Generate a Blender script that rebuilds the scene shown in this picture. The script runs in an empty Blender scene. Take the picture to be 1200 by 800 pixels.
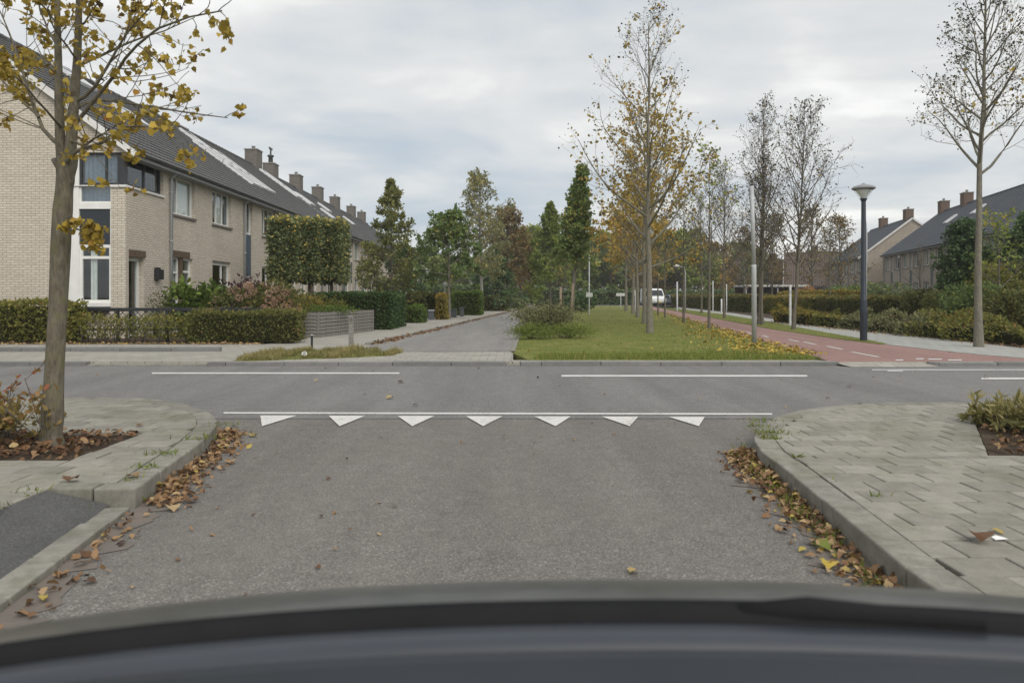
import bpy, bmesh, math, random
import numpy as np
from mathutils import Vector, Matrix

# ---------------------------------------------------------------- camera, sky, sun, exposure
F, HY, H = 850.0, 348.0, 1.20          # focal length in photo pixels, horizon row, eye height (m)
scene = bpy.context.scene
C = scene.collection
cam_d = bpy.data.cameras.new('camera'); cam = bpy.data.objects.new('camera', cam_d); C.objects.link(cam)
cam.location = (0, 0, H); cam.rotation_euler = (math.radians(90), 0, 0)
cam_d.sensor_width = 36; cam_d.lens = 36 * F / 1200; cam_d.shift_y = -(400 - HY) / 1200
cam_d.clip_start = 0.05; cam_d.clip_end = 3000
cam_d.dof.use_dof = True; cam_d.dof.focus_distance = 14.0; cam_d.dof.aperture_fstop = 4.0
scene.camera = cam

SUN_EL, SUN_AZ = 46.0, 152.0           # azimuth measured from the view direction towards the right
world = bpy.data.worlds.new('World'); scene.world = world; world.use_nodes = True
wt = world.node_tree; wn = wt.nodes; wl = wt.links; wn.clear()
def wnode(t, **kw):
    n = wn.new(t)
    for k, v in kw.items(): setattr(n, k, v)
    return n
sky = wnode('ShaderNodeTexSky', sky_type='NISHITA'); sky.sun_disc = False
sky.sun_elevation = math.radians(SUN_EL); sky.sun_rotation = math.radians(SUN_AZ)
tc = wnode('ShaderNodeTexCoord'); sep = wnode('ShaderNodeSeparateXYZ'); wl.new(tc.outputs['Generated'], sep.inputs[0])
zz = wnode('ShaderNodeMath', operation='MAXIMUM'); wl.new(sep.outputs[2], zz.inputs[0]); zz.inputs[1].default_value = 0.0
za = wnode('ShaderNodeMath', operation='ADD'); wl.new(zz.outputs[0], za.inputs[0]); za.inputs[1].default_value = 0.16
dx = wnode('ShaderNodeMath', operation='DIVIDE'); wl.new(sep.outputs[0], dx.inputs[0]); wl.new(za.outputs[0], dx.inputs[1])
dy = wnode('ShaderNodeMath', operation='DIVIDE'); wl.new(sep.outputs[1], dy.inputs[0]); wl.new(za.outputs[0], dy.inputs[1])
cmb = wnode('ShaderNodeCombineXYZ'); wl.new(dx.outputs[0], cmb.inputs[0]); wl.new(dy.outputs[0], cmb.inputs[1])
def wnoise(scale, det, rough, off, dist=0.4):
    mp = wnode('ShaderNodeMapping'); wl.new(cmb.outputs[0], mp.inputs[0]); mp.inputs['Location'].default_value = off
    mp.inputs['Scale'].default_value = (0.75, 1.0, 1.0)
    n = wnode('ShaderNodeTexNoise'); wl.new(mp.outputs[0], n.inputs['Vector'])
    n.inputs['Scale'].default_value = scale; n.inputs['Detail'].default_value = det
    n.inputs['Roughness'].default_value = rough; n.inputs['Distortion'].default_value = dist
    return n
n1 = wnoise(0.85, 6, 0.52, (3.1, 0.4, 0)); n2 = wnoise(2.1, 5, 0.5, (7.7, 2.0, 4))
nm = wnode('ShaderNodeMix', data_type='FLOAT'); nm.inputs[0].default_value = 0.38
wl.new(n1.outputs[0], nm.inputs[2]); wl.new(n2.outputs[0], nm.inputs[3])
ramp = wnode('ShaderNodeValToRGB'); wl.new(nm.outputs[0], ramp.inputs[0])
els = ramp.color_ramp.elements
els[0].position = 0.36; els[0].color = (0.335, 0.380, 0.425, 1)
els[1].position = 0.66; els[1].color = (0.80, 0.79, 0.76, 1)
e = els.new(0.45); e.color = (0.415, 0.440, 0.460, 1)
e = els.new(0.53); e.color = (0.51, 0.516, 0.51, 1)
skm = wnode('ShaderNodeVectorMath', operation='SCALE'); wl.new(sky.outputs[0], skm.inputs[0]); skm.inputs['Scale'].default_value = 0.08
mixc = wnode('ShaderNodeMix', data_type='RGBA'); mixc.inputs[0].default_value = 0.93
wl.new(skm.outputs[0], mixc.inputs[6]); wl.new(ramp.outputs[0], mixc.inputs[7])
bg = wnode('ShaderNodeBackground'); bg.inputs[1].default_value = 1.0; wl.new(mixc.outputs[2], bg.inputs[0])
wo = wnode('ShaderNodeOutputWorld'); wl.new(bg.outputs[0], wo.inputs[0])

sun_d = bpy.data.lights.new('sun', 'SUN'); sun_d.energy = 1.5; sun_d.angle = math.radians(50); sun_d.color = (1.0, 0.95, 0.88)
sun = bpy.data.objects.new('sun', sun_d); C.objects.link(sun)
sd = Vector((math.sin(math.radians(SUN_AZ)) * math.cos(math.radians(SUN_EL)), math.cos(math.radians(SUN_AZ)) * math.cos(math.radians(SUN_EL)), math.sin(math.radians(SUN_EL))))
sun.rotation_euler = sd.to_track_quat('Z', 'Y').to_euler(); sun.location = (0, 0, 30)
vs = scene.view_settings; vs.view_transform = 'Standard'; vs.look = 'None'; vs.gamma = 1.0; vs.use_curve_mapping = False
vs.exposure = 0.68
scene.cycles.use_denoising = True
scene.cycles.max_bounces = 8; scene.cycles.transparent_max_bounces = 12

# ---------------------------------------------------------------- helpers
rng = np.random.default_rng(7)
random.seed(7)
def P(px, py, z=0.0):
    """photo pixel -> point where its ray meets the horizontal plane at height z"""
    Y = F * (H - z) / (py - HY)
    return Vector(((px - 600) * Y / F, Y, z))
def at(px, py, Y):
    """photo pixel -> point on its ray at forward distance Y"""
    return Vector(((px - 600) * Y / F, Y, H - (py - HY) * Y / F))
def topz(py, Y): return H - (py - HY) * Y / F

def tag(o, label=None, cat=None, group=None, kind=None):
    if label: o['label'] = label
    if cat: o['category'] = cat
    if group: o['group'] = group
    if kind: o['kind'] = kind
    return o
def empty(name, loc=(0, 0, 0), rz=0.0, label=None, cat=None, group=None):
    o = bpy.data.objects.new(name, None); C.objects.link(o)
    o.location = loc; o.rotation_euler = (0, 0, rz); o.empty_display_size = 0.2
    return tag(o, label, cat, group)
def link(name, me, parent=None, loc=None):
    o = bpy.data.objects.new(name, me); C.objects.link(o)
    if parent is not None: o.parent = parent
    if loc is not None: o.location = loc
    return o

class MB:
    """collects shapes and links them as one mesh object"""
    def __init__(s): s.v = []; s.f = []; s.sm = []
    def add(s, vs, fs, smooth=False):
        b = len(s.v); s.v += [tuple(p) for p in vs]
        for f in fs: s.f.append(tuple(i + b for i in f)); s.sm.append(smooth)
        return s
    def box(s, x0, x1, y0, y1, z0, z1):
        vs = [(x0,y0,z0),(x1,y0,z0),(x1,y1,z0),(x0,y1,z0),(x0,y0,z1),(x1,y0,z1),(x1,y1,z1),(x0,y1,z1)]
        return s.add(vs, [(3,2,1,0),(4,5,6,7),(0,1,5,4),(1,2,6,5),(2,3,7,6),(3,0,4,7)])
    def bar(s, a, b, w, h, up=(0, 0, 1)):
        a = Vector(a); b = Vector(b); d = (b - a).normalized(); up = Vector(up)
        if abs(d.dot(up)) > 0.99: up = Vector((1, 0, 0))
        sx = d.cross(up).normalized(); sy = sx.cross(d).normalized()
        vs = []
        for p in (a, b):
            for (i, j) in ((-1,-1),(1,-1),(1,1),(-1,1)): vs.append(p + sx * (w / 2 * i) + sy * (h / 2 * j))
        return s.add(vs, [(3,2,1,0),(4,5,6,7),(0,1,5,4),(1,2,6,5),(2,3,7,6),(3,0,4,7)])
    def prism(s, poly, z0, z1, ch=0.0):
        """vertical prism on an anticlockwise outline; ch = top chamfer"""
        n = len(poly); cx = sum(p[0] for p in poly) / n; cy = sum(p[1] for p in poly) / n
        vs = [(p[0], p[1], z0) for p in poly]
        if ch > 0:
            vs += [(p[0], p[1], z1 - ch) for p in poly]
            for p in poly:
                d = math.hypot(p[0] - cx, p[1] - cy) or 1; k = max(0.0, 1 - 1.4 * ch / d)
                vs.append((cx + (p[0] - cx) * k, cy + (p[1] - cy) * k, z1))
            fs = [tuple(range(2 * n, 3 * n))]
            for r in (0, n):
                for i in range(n): j = (i + 1) % n; fs.append((r + i, r + j, r + n + j, r + n + i))
        else:
            vs += [(p[0], p[1], z1) for p in poly]
            fs = [tuple(range(n, 2 * n))]
            for i in range(n): j = (i + 1) % n; fs.append((i, j, n + j, n + i))
        return s.add(vs, fs)
    def sheet(s, poly, z): return s.add([(p[0], p[1], z) for p in poly], [tuple(range(len(poly)))])
    def tube(s, pts, rad, n=8, cap=True):
        pts = [Vector(p) for p in pts]; vs = []; fs = []
        if not hasattr(rad, '__len__'): rad = [rad] * len(pts)
        for i, p in enumerate(pts):
            d = (pts[min(i + 1, len(pts) - 1)] - pts[max(i - 1, 0)]).normalized()
            ref = Vector((0, 1, 0)) if abs(d.z) > 0.7 else Vector((0, 0, 1))
            a = d.cross(ref).normalized(); b = d.cross(a)
            for k in range(n):
                t = 2 * math.pi * k / n; vs.append(p + (a * math.cos(t) + b * math.sin(t)) * rad[i])
        for i in range(len(pts) - 1):
            for k in range(n):
                q = (k + 1) % n; fs.append((i * n + k, i * n + q, (i + 1) * n + q, (i + 1) * n + k))
        if cap: fs.append(tuple(range(n))[::-1]); fs.append(tuple(range((len(pts) - 1) * n, len(pts) * n)))
        return s.add(vs, fs, True)
    def lathe(s, prof, n=20, c=(0, 0, 0)):
        vs = []; fs = []
        for r, z in prof:
            for k in range(n):
                t = 2 * math.pi * k / n; vs.append((c[0] + r * math.cos(t), c[1] + r * math.sin(t), c[2] + z))
        for i in range(len(prof) - 1):
            for k in range(n):
                q = (k + 1) % n; fs.append((i * n + k, i * n + q, (i + 1) * n + q, (i + 1) * n + k))
        return s.add(vs, fs, True)
    def mesh(s, name, m):
        me = bpy.data.meshes.new(name); me.from_pydata(s.v, [], s.f); me.update()
        me.polygons.foreach_set('use_smooth', s.sm)
        if m is not None: me.materials.append(m)
        return me
    def build(s, name, m, parent=None, bevel=0.0, loc=None):
        o = link(name, s.mesh(name, m), parent, loc)
        if bevel:
            b = o.modifiers.new('bevel', 'BEVEL'); b.width = bevel; b.segments = 2; b.limit_method = 'ANGLE'
        return o

def np_mesh(name, verts, faces, mat, tone=None, smooth=False):
    """fast mesh from an (N,3) array and an (M,K) face array"""
    me = bpy.data.meshes.new(name); nv = len(verts); nf, k = faces.shape
    me.vertices.add(nv); me.vertices.foreach_set('co', np.ascontiguousarray(verts, np.float32).ravel())
    me.loops.add(nf * k); me.loops.foreach_set('vertex_index', np.ascontiguousarray(faces, np.int32).ravel())
    me.polygons.add(nf); me.polygons.foreach_set('loop_start', np.arange(0, nf * k, k, dtype=np.int32))
    if smooth: me.polygons.foreach_set('use_smooth', np.ones(nf, bool))
    if tone is not None:
        at_ = me.attributes.new('tone', 'FLOAT', 'POINT'); at_.data.foreach_set('value', np.ascontiguousarray(tone, np.float32))
    me.update(calc_edges=True); me.materials.append(mat)
    return me

# ---------------------------------------------------------------- materials
MATS = {}
class Mat:
    def __init__(s, name, rough=0.8, spec=0.3):
        s.m = bpy.data.materials.new(name); s.m.use_nodes = True; s.t = s.m.node_tree; s.n = s.t.nodes; s.l = s.t.links
        s.b = s.n['Principled BSDF']; s.b.inputs['Roughness'].default_value = rough
        s.b.inputs['Specular IOR Level'].default_value = spec; s.out = s.n['Material Output']
        MATS[name] = s.m
    def node(s, t, **kw):
        n = s.n.new(t)
        for k, v in kw.items(): setattr(n, k, v)
        return n
    def pos(s, kind='world', scale=(1, 1, 1)):
        if kind == 'world': g = s.node('ShaderNodeNewGeometry'); o = g.outputs['Position']
        else: g = s.node('ShaderNodeTexCoord'); o = g.outputs['Object']
        mp = s.node('ShaderNodeMapping'); mp.inputs['Scale'].default_value = scale; s.l.new(o, mp.inputs[0]); return mp.outputs[0]
    def noise(s, vec, scale, det=4, rough=0.55, dist=0):
        n = s.node('ShaderNodeTexNoise'); s.l.new(vec, n.inputs['Vector']); n.inputs['Scale'].default_value = scale
        n.inputs['Detail'].default_value = det; n.inputs['Roughness'].default_value = rough; n.inputs['Distortion'].default_value = dist
        return n.outputs[0]
    def voro(s, vec, scale, out='Distance', feature='F1'):
        n = s.node('ShaderNodeTexVoronoi', feature=feature); s.l.new(vec, n.inputs['Vector']); n.inputs['Scale'].default_value = scale
        return n.outputs[out]
    def ramp(s, fac, stops):
        r = s.node('ShaderNodeValToRGB'); s.l.new(fac, r.inputs[0]); e = r.color_ramp.elements
        while len(e) < len(stops): e.new(0.5)
        for q, (p, c) in zip(e, stops):
            q.position = p; q.color = (c if hasattr(c, '__len__') else (c, c, c)) + (1,) if hasattr(c, '__len__') else (c, c, c, 1)
        return r.outputs[0]
    def mix(s, fac, a, b, mode='MIX'):
        n = s.node('ShaderNodeMix', data_type='RGBA', blend_type=mode)
        for i, v in ((0, fac), (6, a), (7, b)):
            if hasattr(v, 'is_output'): s.l.new(v, n.inputs[i])
            elif hasattr(v, '__len__'): n.inputs[i].default_value = tuple(v) + (1,)
            else: n.inputs[i].default_value = v if i == 0 else (v, v, v, 1)
        return n.outputs[2]
    def math(s, op, a, b=0.0):
        n = s.node('ShaderNodeMath', operation=op)
        for sock, v in ((n.inputs[0], a), (n.inputs[1], b)):
            if hasattr(v, 'is_output'): s.l.new(v, sock)
            else: sock.default_value = v
        return n.outputs[0]
    def color(s, c):
        if hasattr(c, 'is_output'): s.l.new(c, s.b.inputs['Base Color'])
        else: s.b.inputs['Base Color'].default_value = tuple(c) + (1,)
        return s
    def bump(s, h, strength=0.3, dist=0.01):
        n = s.node('ShaderNodeBump'); n.inputs['Strength'].default_value = strength; n.inputs['Distance'].default_value = dist
        s.l.new(h, n.inputs['Height']); s.l.new(n.outputs[0], s.b.inputs['Normal']); return s
    def rand(s): return s.node('ShaderNodeObjectInfo').outputs['Random']

def srgb(r, g, b, k=1.0):
    f = lambda c: (c / 255 / 12.92 if c <= 10 else ((c / 255 + 0.055) / 1.055) ** 2.4) * k
    return (f(r), f(g), f(b))
def plain(name, col, rough=0.6, spec=0.4, vary=0.12, scale=6.0, metal=0.0):
    m = Mat(name, rough, spec); v = m.pos('object'); n = m.noise(v, scale, 5, 0.6)
    lo = tuple(c * (1 - vary) for c in col); hi = tuple(min(1, c * (1 + vary)) for c in col)
    m.color(m.ramp(n, [(0.3, lo), (0.7, hi)])); m.b.inputs['Metallic'].default_value = metal
    return m.m

# asphalt: chips of stone in dark binder, with broad worn patches
def asphalt(name, base, chip, scale, tint, bumpd):
    m = Mat(name, 0.88, 0.25); v = m.pos('world')
    vc = m.voro(v, scale, 'Color'); sp = m.node('ShaderNodeSeparateColor'); m.l.new(vc, sp.inputs[0])
    chips = m.ramp(sp.outputs[0], [(0.0, tuple(c * 0.55 for c in base)), (0.5, base), (0.80, tuple(c * 1.25 for c in base)), (0.92, chip), (1.0, tuple(min(1, c * 1.35) for c in chip))])
    fine = m.noise(v, scale * 3.2, 2, 0.6)
    c2 = m.mix(m.ramp(fine, [(0.3, 0.0), (0.8, 0.40)]), chips, base)
    big = m.noise(v, 0.7, 6, 0.66, 0.4)
    c3 = m.mix(m.ramp(big, [(0.36, 0.0), (0.66, 0.5)]), c2, tint)
    mid = m.noise(v, 7, 4, 0.6)
    c4 = m.mix(0.35, c3, m.ramp(mid, [(0.25, 0.45), (0.75, 1.0)]), 'MULTIPLY')
    trk = m.noise(m.pos('world', (1.5, 0.16, 1)), 1.0, 5, 0.62, 0.3); c4 = m.mix(0.8, c4, m.ramp(trk, [(0.32, 0.74), (0.62, 1.0)]), 'MULTIPLY')
    st = m.noise(v, 2.6, 7, 0.7, 0.8); c4 = m.mix(m.ramp(st, [(0.60, 0.0), (0.74, 0.38)]), c4, tuple(c * 0.62 for c in base))
    dist = m.voro(v, scale, 'Distance')
    return m.color(c4).bump(dist, 0.8, bumpd)
asphalt('asphalt_coarse', (0.198, 0.186, 0.172), (0.33, 0.31, 0.288), 150, (0.205, 0.188, 0.168), 0.005)
asphalt('asphalt_fine', (0.20, 0.195, 0.189), (0.27, 0.265, 0.258), 130, (0.232, 0.226, 0.217), 0.003)
asphalt('asphalt_dark', (0.105, 0.104, 0.102), (0.135, 0.134, 0.13), 160, (0.095, 0.095, 0.094), 0.002)
asphalt('asphalt_street', (0.26, 0.25, 0.235), (0.34, 0.33, 0.31), 60, (0.225, 0.217, 0.205), 0.003)
asphalt('asphalt_red', (0.335, 0.205, 0.180), (0.39, 0.26, 0.23), 90, (0.30, 0.195, 0.172), 0.003)

def concrete(name, col, dark, moss=0.0, scale=1.0, wear=0.35, per_object=0.0):
    m = Mat(name, 0.85, 0.25); v = m.pos('world')
    a = m.noise(v, 9 * scale, 6, 0.65, 0.2); b = m.noise(v, 120 * scale, 3, 0.6); c = m.noise(v, 2.2 * scale, 4, 0.6)
    col1 = m.mix(m.ramp(a, [(0.35, 0.0), (0.7, wear * 1.6)]), col, dark)
    col2 = m.mix(0.5, col1, m.ramp(b, [(0.3, 0.62), (0.7, 1.0)]), 'MULTIPLY')
    if moss: col2 = m.mix(m.ramp(c, [(0.5, 0.0), (0.72, moss)]), col2, (0.10, 0.11, 0.045))
    if per_object:
        r = m.rand(); col2 = m.mix(1.0, col2, m.ramp(r, [(0.0, 1 - per_object), (1.0, 1.0)]), 'MULTIPLY')
    return m.color(col2).bump(b, 0.35, 0.004)
concrete('tile_concrete', (0.355, 0.335, 0.29), (0.235, 0.222, 0.185), 0.45, 1.0, 0.5, 0.24)
concrete('kerb_concrete', (0.33, 0.315, 0.275), (0.19, 0.18, 0.15), 0.45, 1.0, 0.6, 0.2)
concrete('kerb_grey', (0.25, 0.25, 0.245), (0.17, 0.17, 0.165), 0.15, 1.0, 0.4, 0.2)
concrete('joint_sand', (0.15, 0.14, 0.075), (0.06, 0.055, 0.032), 0.6)
concrete('chimney_cap', (0.30, 0.29, 0.27), (0.2, 0.2, 0.19))
concrete('render_white', (0.62, 0.62, 0.60), (0.5, 0.5, 0.48), 0.0, 0.3, 0.3)

def paving(name, col, dark, tw, th):
    m = Mat(name, 0.85, 0.25); v = m.pos('world')
    bk = m.node('ShaderNodeTexBrick'); m.l.new(v, bk.inputs['Vector']); bk.inputs['Scale'].default_value = 1.0
    bk.inputs['Brick Width'].default_value = tw; bk.inputs['Row Height'].default_value = th; bk.inputs['Mortar Size'].default_value = 0.006
    bk.inputs['Color1'].default_value = col + (1,); bk.inputs['Color2'].default_value = tuple(c * 0.85 for c in col) + (1,)
    bk.inputs['Mortar'].default_value = (0.13, 0.125, 0.09, 1)
    a = m.noise(v, 1.3, 6, 0.65, 0.3); c1 = m.mix(m.ramp(a, [(0.4, 0.0), (0.7, 0.55)]), bk.outputs[0], dark)
    b = m.noise(v, 40, 3, 0.6); c2 = m.mix(0.5, c1, m.ramp(b, [(0.3, 0.7), (0.7, 1.0)]), 'MULTIPLY')
    inv = m.math('SUBTRACT', 1.0, bk.outputs['Fac'])
    return m.color(c2).bump(inv, 0.4, 0.004)
paving('paving_far', (0.38, 0.36, 0.32), (0.25, 0.235, 0.20), 0.3, 0.3)
paving('paving_cool', (0.40, 0.40, 0.375), (0.31, 0.31, 0.29), 0.3, 0.3)

def ground(name, stops, scale, bumpd=0.02):
    m = Mat(name, 0.95, 0.15); v = m.pos('world'); a = m.noise(v, scale, 7, 0.68, 0.3); b = m.noise(v, scale * 14, 3, 0.6)
    c = m.mix(0.5, m.ramp(a, stops), m.ramp(b, [(0.25, 0.5), (0.75, 1.0)]), 'MULTIPLY')
    return m.color(c).bump(b, 0.8, bumpd)
ground('lawn', [(0.3, (0.10, 0.13, 0.030)), (0.45, (0.15, 0.175, 0.040)), (0.56, (0.20, 0.205, 0.060)), (0.7, (0.23, 0.19, 0.075))], 1.6)
ground('soil', [(0.3, (0.05, 0.038, 0.028)), (0.55, (0.085, 0.064, 0.046)), (0.75, (0.13, 0.10, 0.07))], 3.0)
ground('rough_ground', [(0.3, (0.075, 0.08, 0.03)), (0.55, (0.11, 0.115, 0.045)), (0.75, (0.13, 0.11, 0.06))], 0.5)

# worn road paint
def paint(name, col, wear):
    m = Mat(name, 0.7, 0.3); v = m.pos('world'); a = m.noise(v, 38, 5, 0.75); b = m.noise(v, 3.0, 4, 0.6)
    s_ = m.math('ADD', m.math('MULTIPLY', a, 0.7), m.math('MULTIPLY', b, 0.3))
    return m.color(m.mix(m.ramp(s_, [(0.50, 0.0), (0.66, wear)]), col, (0.25, 0.245, 0.235)))
paint('road_paint', (0.60, 0.59, 0.56), 0.9)
paint('road_paint_worn', (0.55, 0.545, 0.53), 0.9)

def brick(name, c1, c2, mortar, w=0.225, h=0.067):
    m = Mat(name, 0.9, 0.2); t = m.node('ShaderNodeTexCoord'); s = m.node('ShaderNodeSeparateXYZ'); m.l.new(t.outputs['Object'], s.inputs[0])
    cb = m.node('ShaderNodeCombineXYZ'); m.l.new(m.math('ADD', s.outputs[0], s.outputs[1]), cb.inputs[0]); m.l.new(s.outputs[2], cb.inputs[1])
    bk = m.node('ShaderNodeTexBrick'); m.l.new(cb.outputs[0], bk.inputs['Vector']); bk.inputs['Scale'].default_value = 1
    bk.inputs['Brick Width'].default_value = w; bk.inputs['Row Height'].default_value = h; bk.inputs['Mortar Size'].default_value = 0.009
    bk.inputs['Mortar Smooth'].default_value = 0.3; bk.inputs['Bias'].default_value = -0.1
    bk.inputs['Color1'].default_value = c1 + (1,); bk.inputs['Color2'].default_value = c2 + (1,); bk.inputs['Mortar'].default_value = mortar + (1,)
    v = m.pos('object'); a = m.noise(v, 0.6, 6, 0.65); b = m.noise(v, 14, 3, 0.6)
    c = m.mix(0.7, bk.outputs[0], m.ramp(a, [(0.3, 0.78), (0.7, 1.0)]), 'MULTIPLY')
    c = m.mix(0.6, c, m.ramp(b, [(0.3, 0.7), (0.7, 1.0)]), 'MULTIPLY')
    return m.color(c).bump(m.math('SUBTRACT', 1.0, bk.outputs['Fac']), 0.6, 0.008)
brick('brick_cream', (0.70, 0.63, 0.53), (0.60, 0.535, 0.445), (0.36, 0.325, 0.275))
brick('brick_tan', (0.53, 0.46, 0.38), (0.44, 0.38, 0.31), (0.26, 0.235, 0.2))
brick('brick_brown', (0.20, 0.135, 0.10), (0.16, 0.11, 0.085), (0.12, 0.10, 0.085))
brick('brick_chimney', (0.24, 0.215, 0.19), (0.18, 0.165, 0.148), (0.13, 0.12, 0.105))

def rooftile(name, c1, c2):
    m = Mat(name, 0.72, 0.3); t = m.node('ShaderNodeTexCoord'); s = m.node('ShaderNodeSeparateXYZ'); m.l.new(t.outputs['Object'], s.inputs[0])
    w = m.math('SINE', m.math('MULTIPLY', s.outputs[1], 2 * math.pi / 0.25)); v = m.pos('object'); a = m.noise(v, 0.8, 6, 0.7); b = m.noise(v, 9, 4, 0.6)
    c = m.mix(m.ramp(a, [(0.35, 0.0), (0.7, 1.0)]), c1, c2)
    c = m.mix(0.7, c, m.ramp(b, [(0.3, 0.6), (0.7, 1.0)]), 'MULTIPLY')
    c = m.mix(0.55, c, m.ramp(w, [(0.0, 0.45), (0.35, 1.0)]), 'MULTIPLY')
    return m.color(c).bump(w, 0.7, 0.03)
rooftile('tiles_charcoal', (0.12, 0.122, 0.125), (0.165, 0.163, 0.155))
rooftile('tiles_blue', (0.095, 0.108, 0.13), (0.13, 0.14, 0.155))
rooftile('tiles_brown', (0.15, 0.11, 0.085), (0.11, 0.085, 0.07))

def glass(name, tint, f0):
    """thin pane: clear, with a Schlick mirror that is the same from both sides"""
    m = bpy.data.materials.new(name); m.use_nodes = True; t = m.node_tree; n = t.nodes; n.clear(); MATS[name] = m; L = t.links.new
    o = n.new('ShaderNodeOutputMaterial'); mx = n.new('ShaderNodeMixShader'); tr = n.new('ShaderNodeBsdfTransparent'); gl = n.new('ShaderNodeBsdfGlossy')
    tr.inputs[0].default_value = tint + (1,); gl.inputs['Roughness'].default_value = 0.02
    g = n.new('ShaderNodeNewGeometry'); d = n.new('ShaderNodeVectorMath'); d.operation = 'DOT_PRODUCT'; L(g.outputs['Normal'], d.inputs[0]); L(g.outputs['Incoming'], d.inputs[1])
    def mt(op, x, y=None):
        q = n.new('ShaderNodeMath'); q.operation = op
        for k, v in enumerate((x, y)):
            if v is None: continue
            if hasattr(v, 'is_output'): L(v, q.inputs[k])
            else: q.inputs[k].default_value = v
        return q.outputs[0]
    s = mt('POWER', mt('SUBTRACT', 1.0, mt('ABSOLUTE', d.outputs['Value'])), 5.0)
    L(mt('ADD', f0, mt('MULTIPLY', s, 1 - f0)), mx.inputs[0]); L(tr.outputs[0], mx.inputs[1]); L(gl.outputs[0], mx.inputs[2]); L(mx.outputs[0], o.inputs[0])
    return m
glass('window_glass', (0.92, 0.95, 0.95), 0.075)
glass('lamp_glass', (0.95, 0.97, 0.97), 0.04)

plain('frame_white', (0.72, 0.72, 0.69), 0.45, 0.4, 0.06, 3)
plain('frame_grey', (0.30, 0.31, 0.32), 0.5, 0.4, 0.08, 3)
plain('frame_dark', (0.035, 0.038, 0.042), 0.4, 0.4, 0.15, 3)
plain('panel_slate', (0.028, 0.034, 0.043), 0.45, 0.4, 0.12, 2)
plain('panel_blue', (0.055, 0.085, 0.115), 0.45, 0.4, 0.1, 2)
plain('panel_teal', (0.10, 0.14, 0.15), 0.45, 0.4, 0.1, 2)
plain('lintel_brown', (0.115, 0.082, 0.055), 0.8, 0.2, 0.25, 9)
plain('sill_stone', (0.16, 0.145, 0.125), 0.7, 0.3, 0.2, 8)
plain('zinc', (0.34, 0.355, 0.37), 0.5, 0.5, 0.12, 5)
plain('gutter_dark', (0.07, 0.07, 0.072), 0.5, 0.4, 0.15, 3)
plain('coping_white', (0.66, 0.655, 0.63), 0.6, 0.3, 0.1, 4)
plain('curtain_white', (0.66, 0.66, 0.63), 0.9, 0.1, 0.08, 10)
plain('curtain_blue', (0.16, 0.20, 0.26), 0.9, 0.1, 0.15, 10)
plain('room_dark', (0.10, 0.092, 0.085), 0.9, 0.1, 0.2, 1.5)
plain('door_dark', (0.045, 0.05, 0.055), 0.5, 0.4, 0.15, 2)
plain('door_white', (0.58, 0.58, 0.56), 0.5, 0.4, 0.06, 2)
plain('metal_black', (0.018, 0.020, 0.023), 0.45, 0.5, 0.2, 6)
plain('lamp_blue', (0.022, 0.030, 0.042), 0.35, 0.5, 0.15, 4)
plain('lamp_white', (0.72, 0.73, 0.72), 0.4, 0.4, 0.05, 4)
plain('galvanised', (0.40, 0.415, 0.42), 0.45, 0.5, 0.14, 9)
plain('plastic_white', (0.50, 0.51, 0.50), 0.5, 0.4, 0.06, 4)
plain('bin_grey', (0.075, 0.080, 0.088), 0.5, 0.4, 0.12, 4)
plain('wood_grey', (0.20, 0.19, 0.17), 0.85, 0.2, 0.30, 14)
plain('wood_stake', (0.28, 0.22, 0.16), 0.85, 0.2, 0.25, 14)
plain('rubber', (0.012, 0.012, 0.013), 0.75, 0.3, 0.1, 6)
plain('solar', (0.014, 0.018, 0.030), 0.12, 0.6, 0.1, 3)
plain('roof_glass', (0.42, 0.46, 0.50), 0.10, 0.6, 0.1, 3, 0.7)
plain('alu', (0.66, 0.67, 0.68), 0.4, 0.5, 0.05, 3)
plain('paper', (0.80, 0.80, 0.79), 0.7, 0.3, 0.03, 3)

def bark(name, c1, c2, lichen):
    m = Mat(name, 0.9, 0.15); v = m.pos('world', (1, 1, 0.3)); a = m.noise(v, 30, 7, 0.75, 0.6); b = m.noise(m.pos('world'), 9, 7, 0.75, 0.5)
    c = m.ramp(a, [(0.3, c1), (0.7, c2)]); c = m.mix(m.ramp(b, [(0.48, 0.0), (0.62, 0.6)]), c, lichen)
    return m.color(c).bump(a, 0.9, 0.012)
bark('bark_olive', (0.06, 0.052, 0.038), (0.23, 0.205, 0.16), (0.17, 0.16, 0.085))
bark('bark_grey', (0.10, 0.092, 0.076), (0.26, 0.24, 0.20), (0.25, 0.24, 0.15))
bark('bark_dark', (0.085, 0.075, 0.062), (0.19, 0.17, 0.14), (0.16, 0.15, 0.10))
bark('bark_birch', (0.16, 0.15, 0.14), (0.46, 0.45, 0.42), (0.2, 0.2, 0.17))

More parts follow.
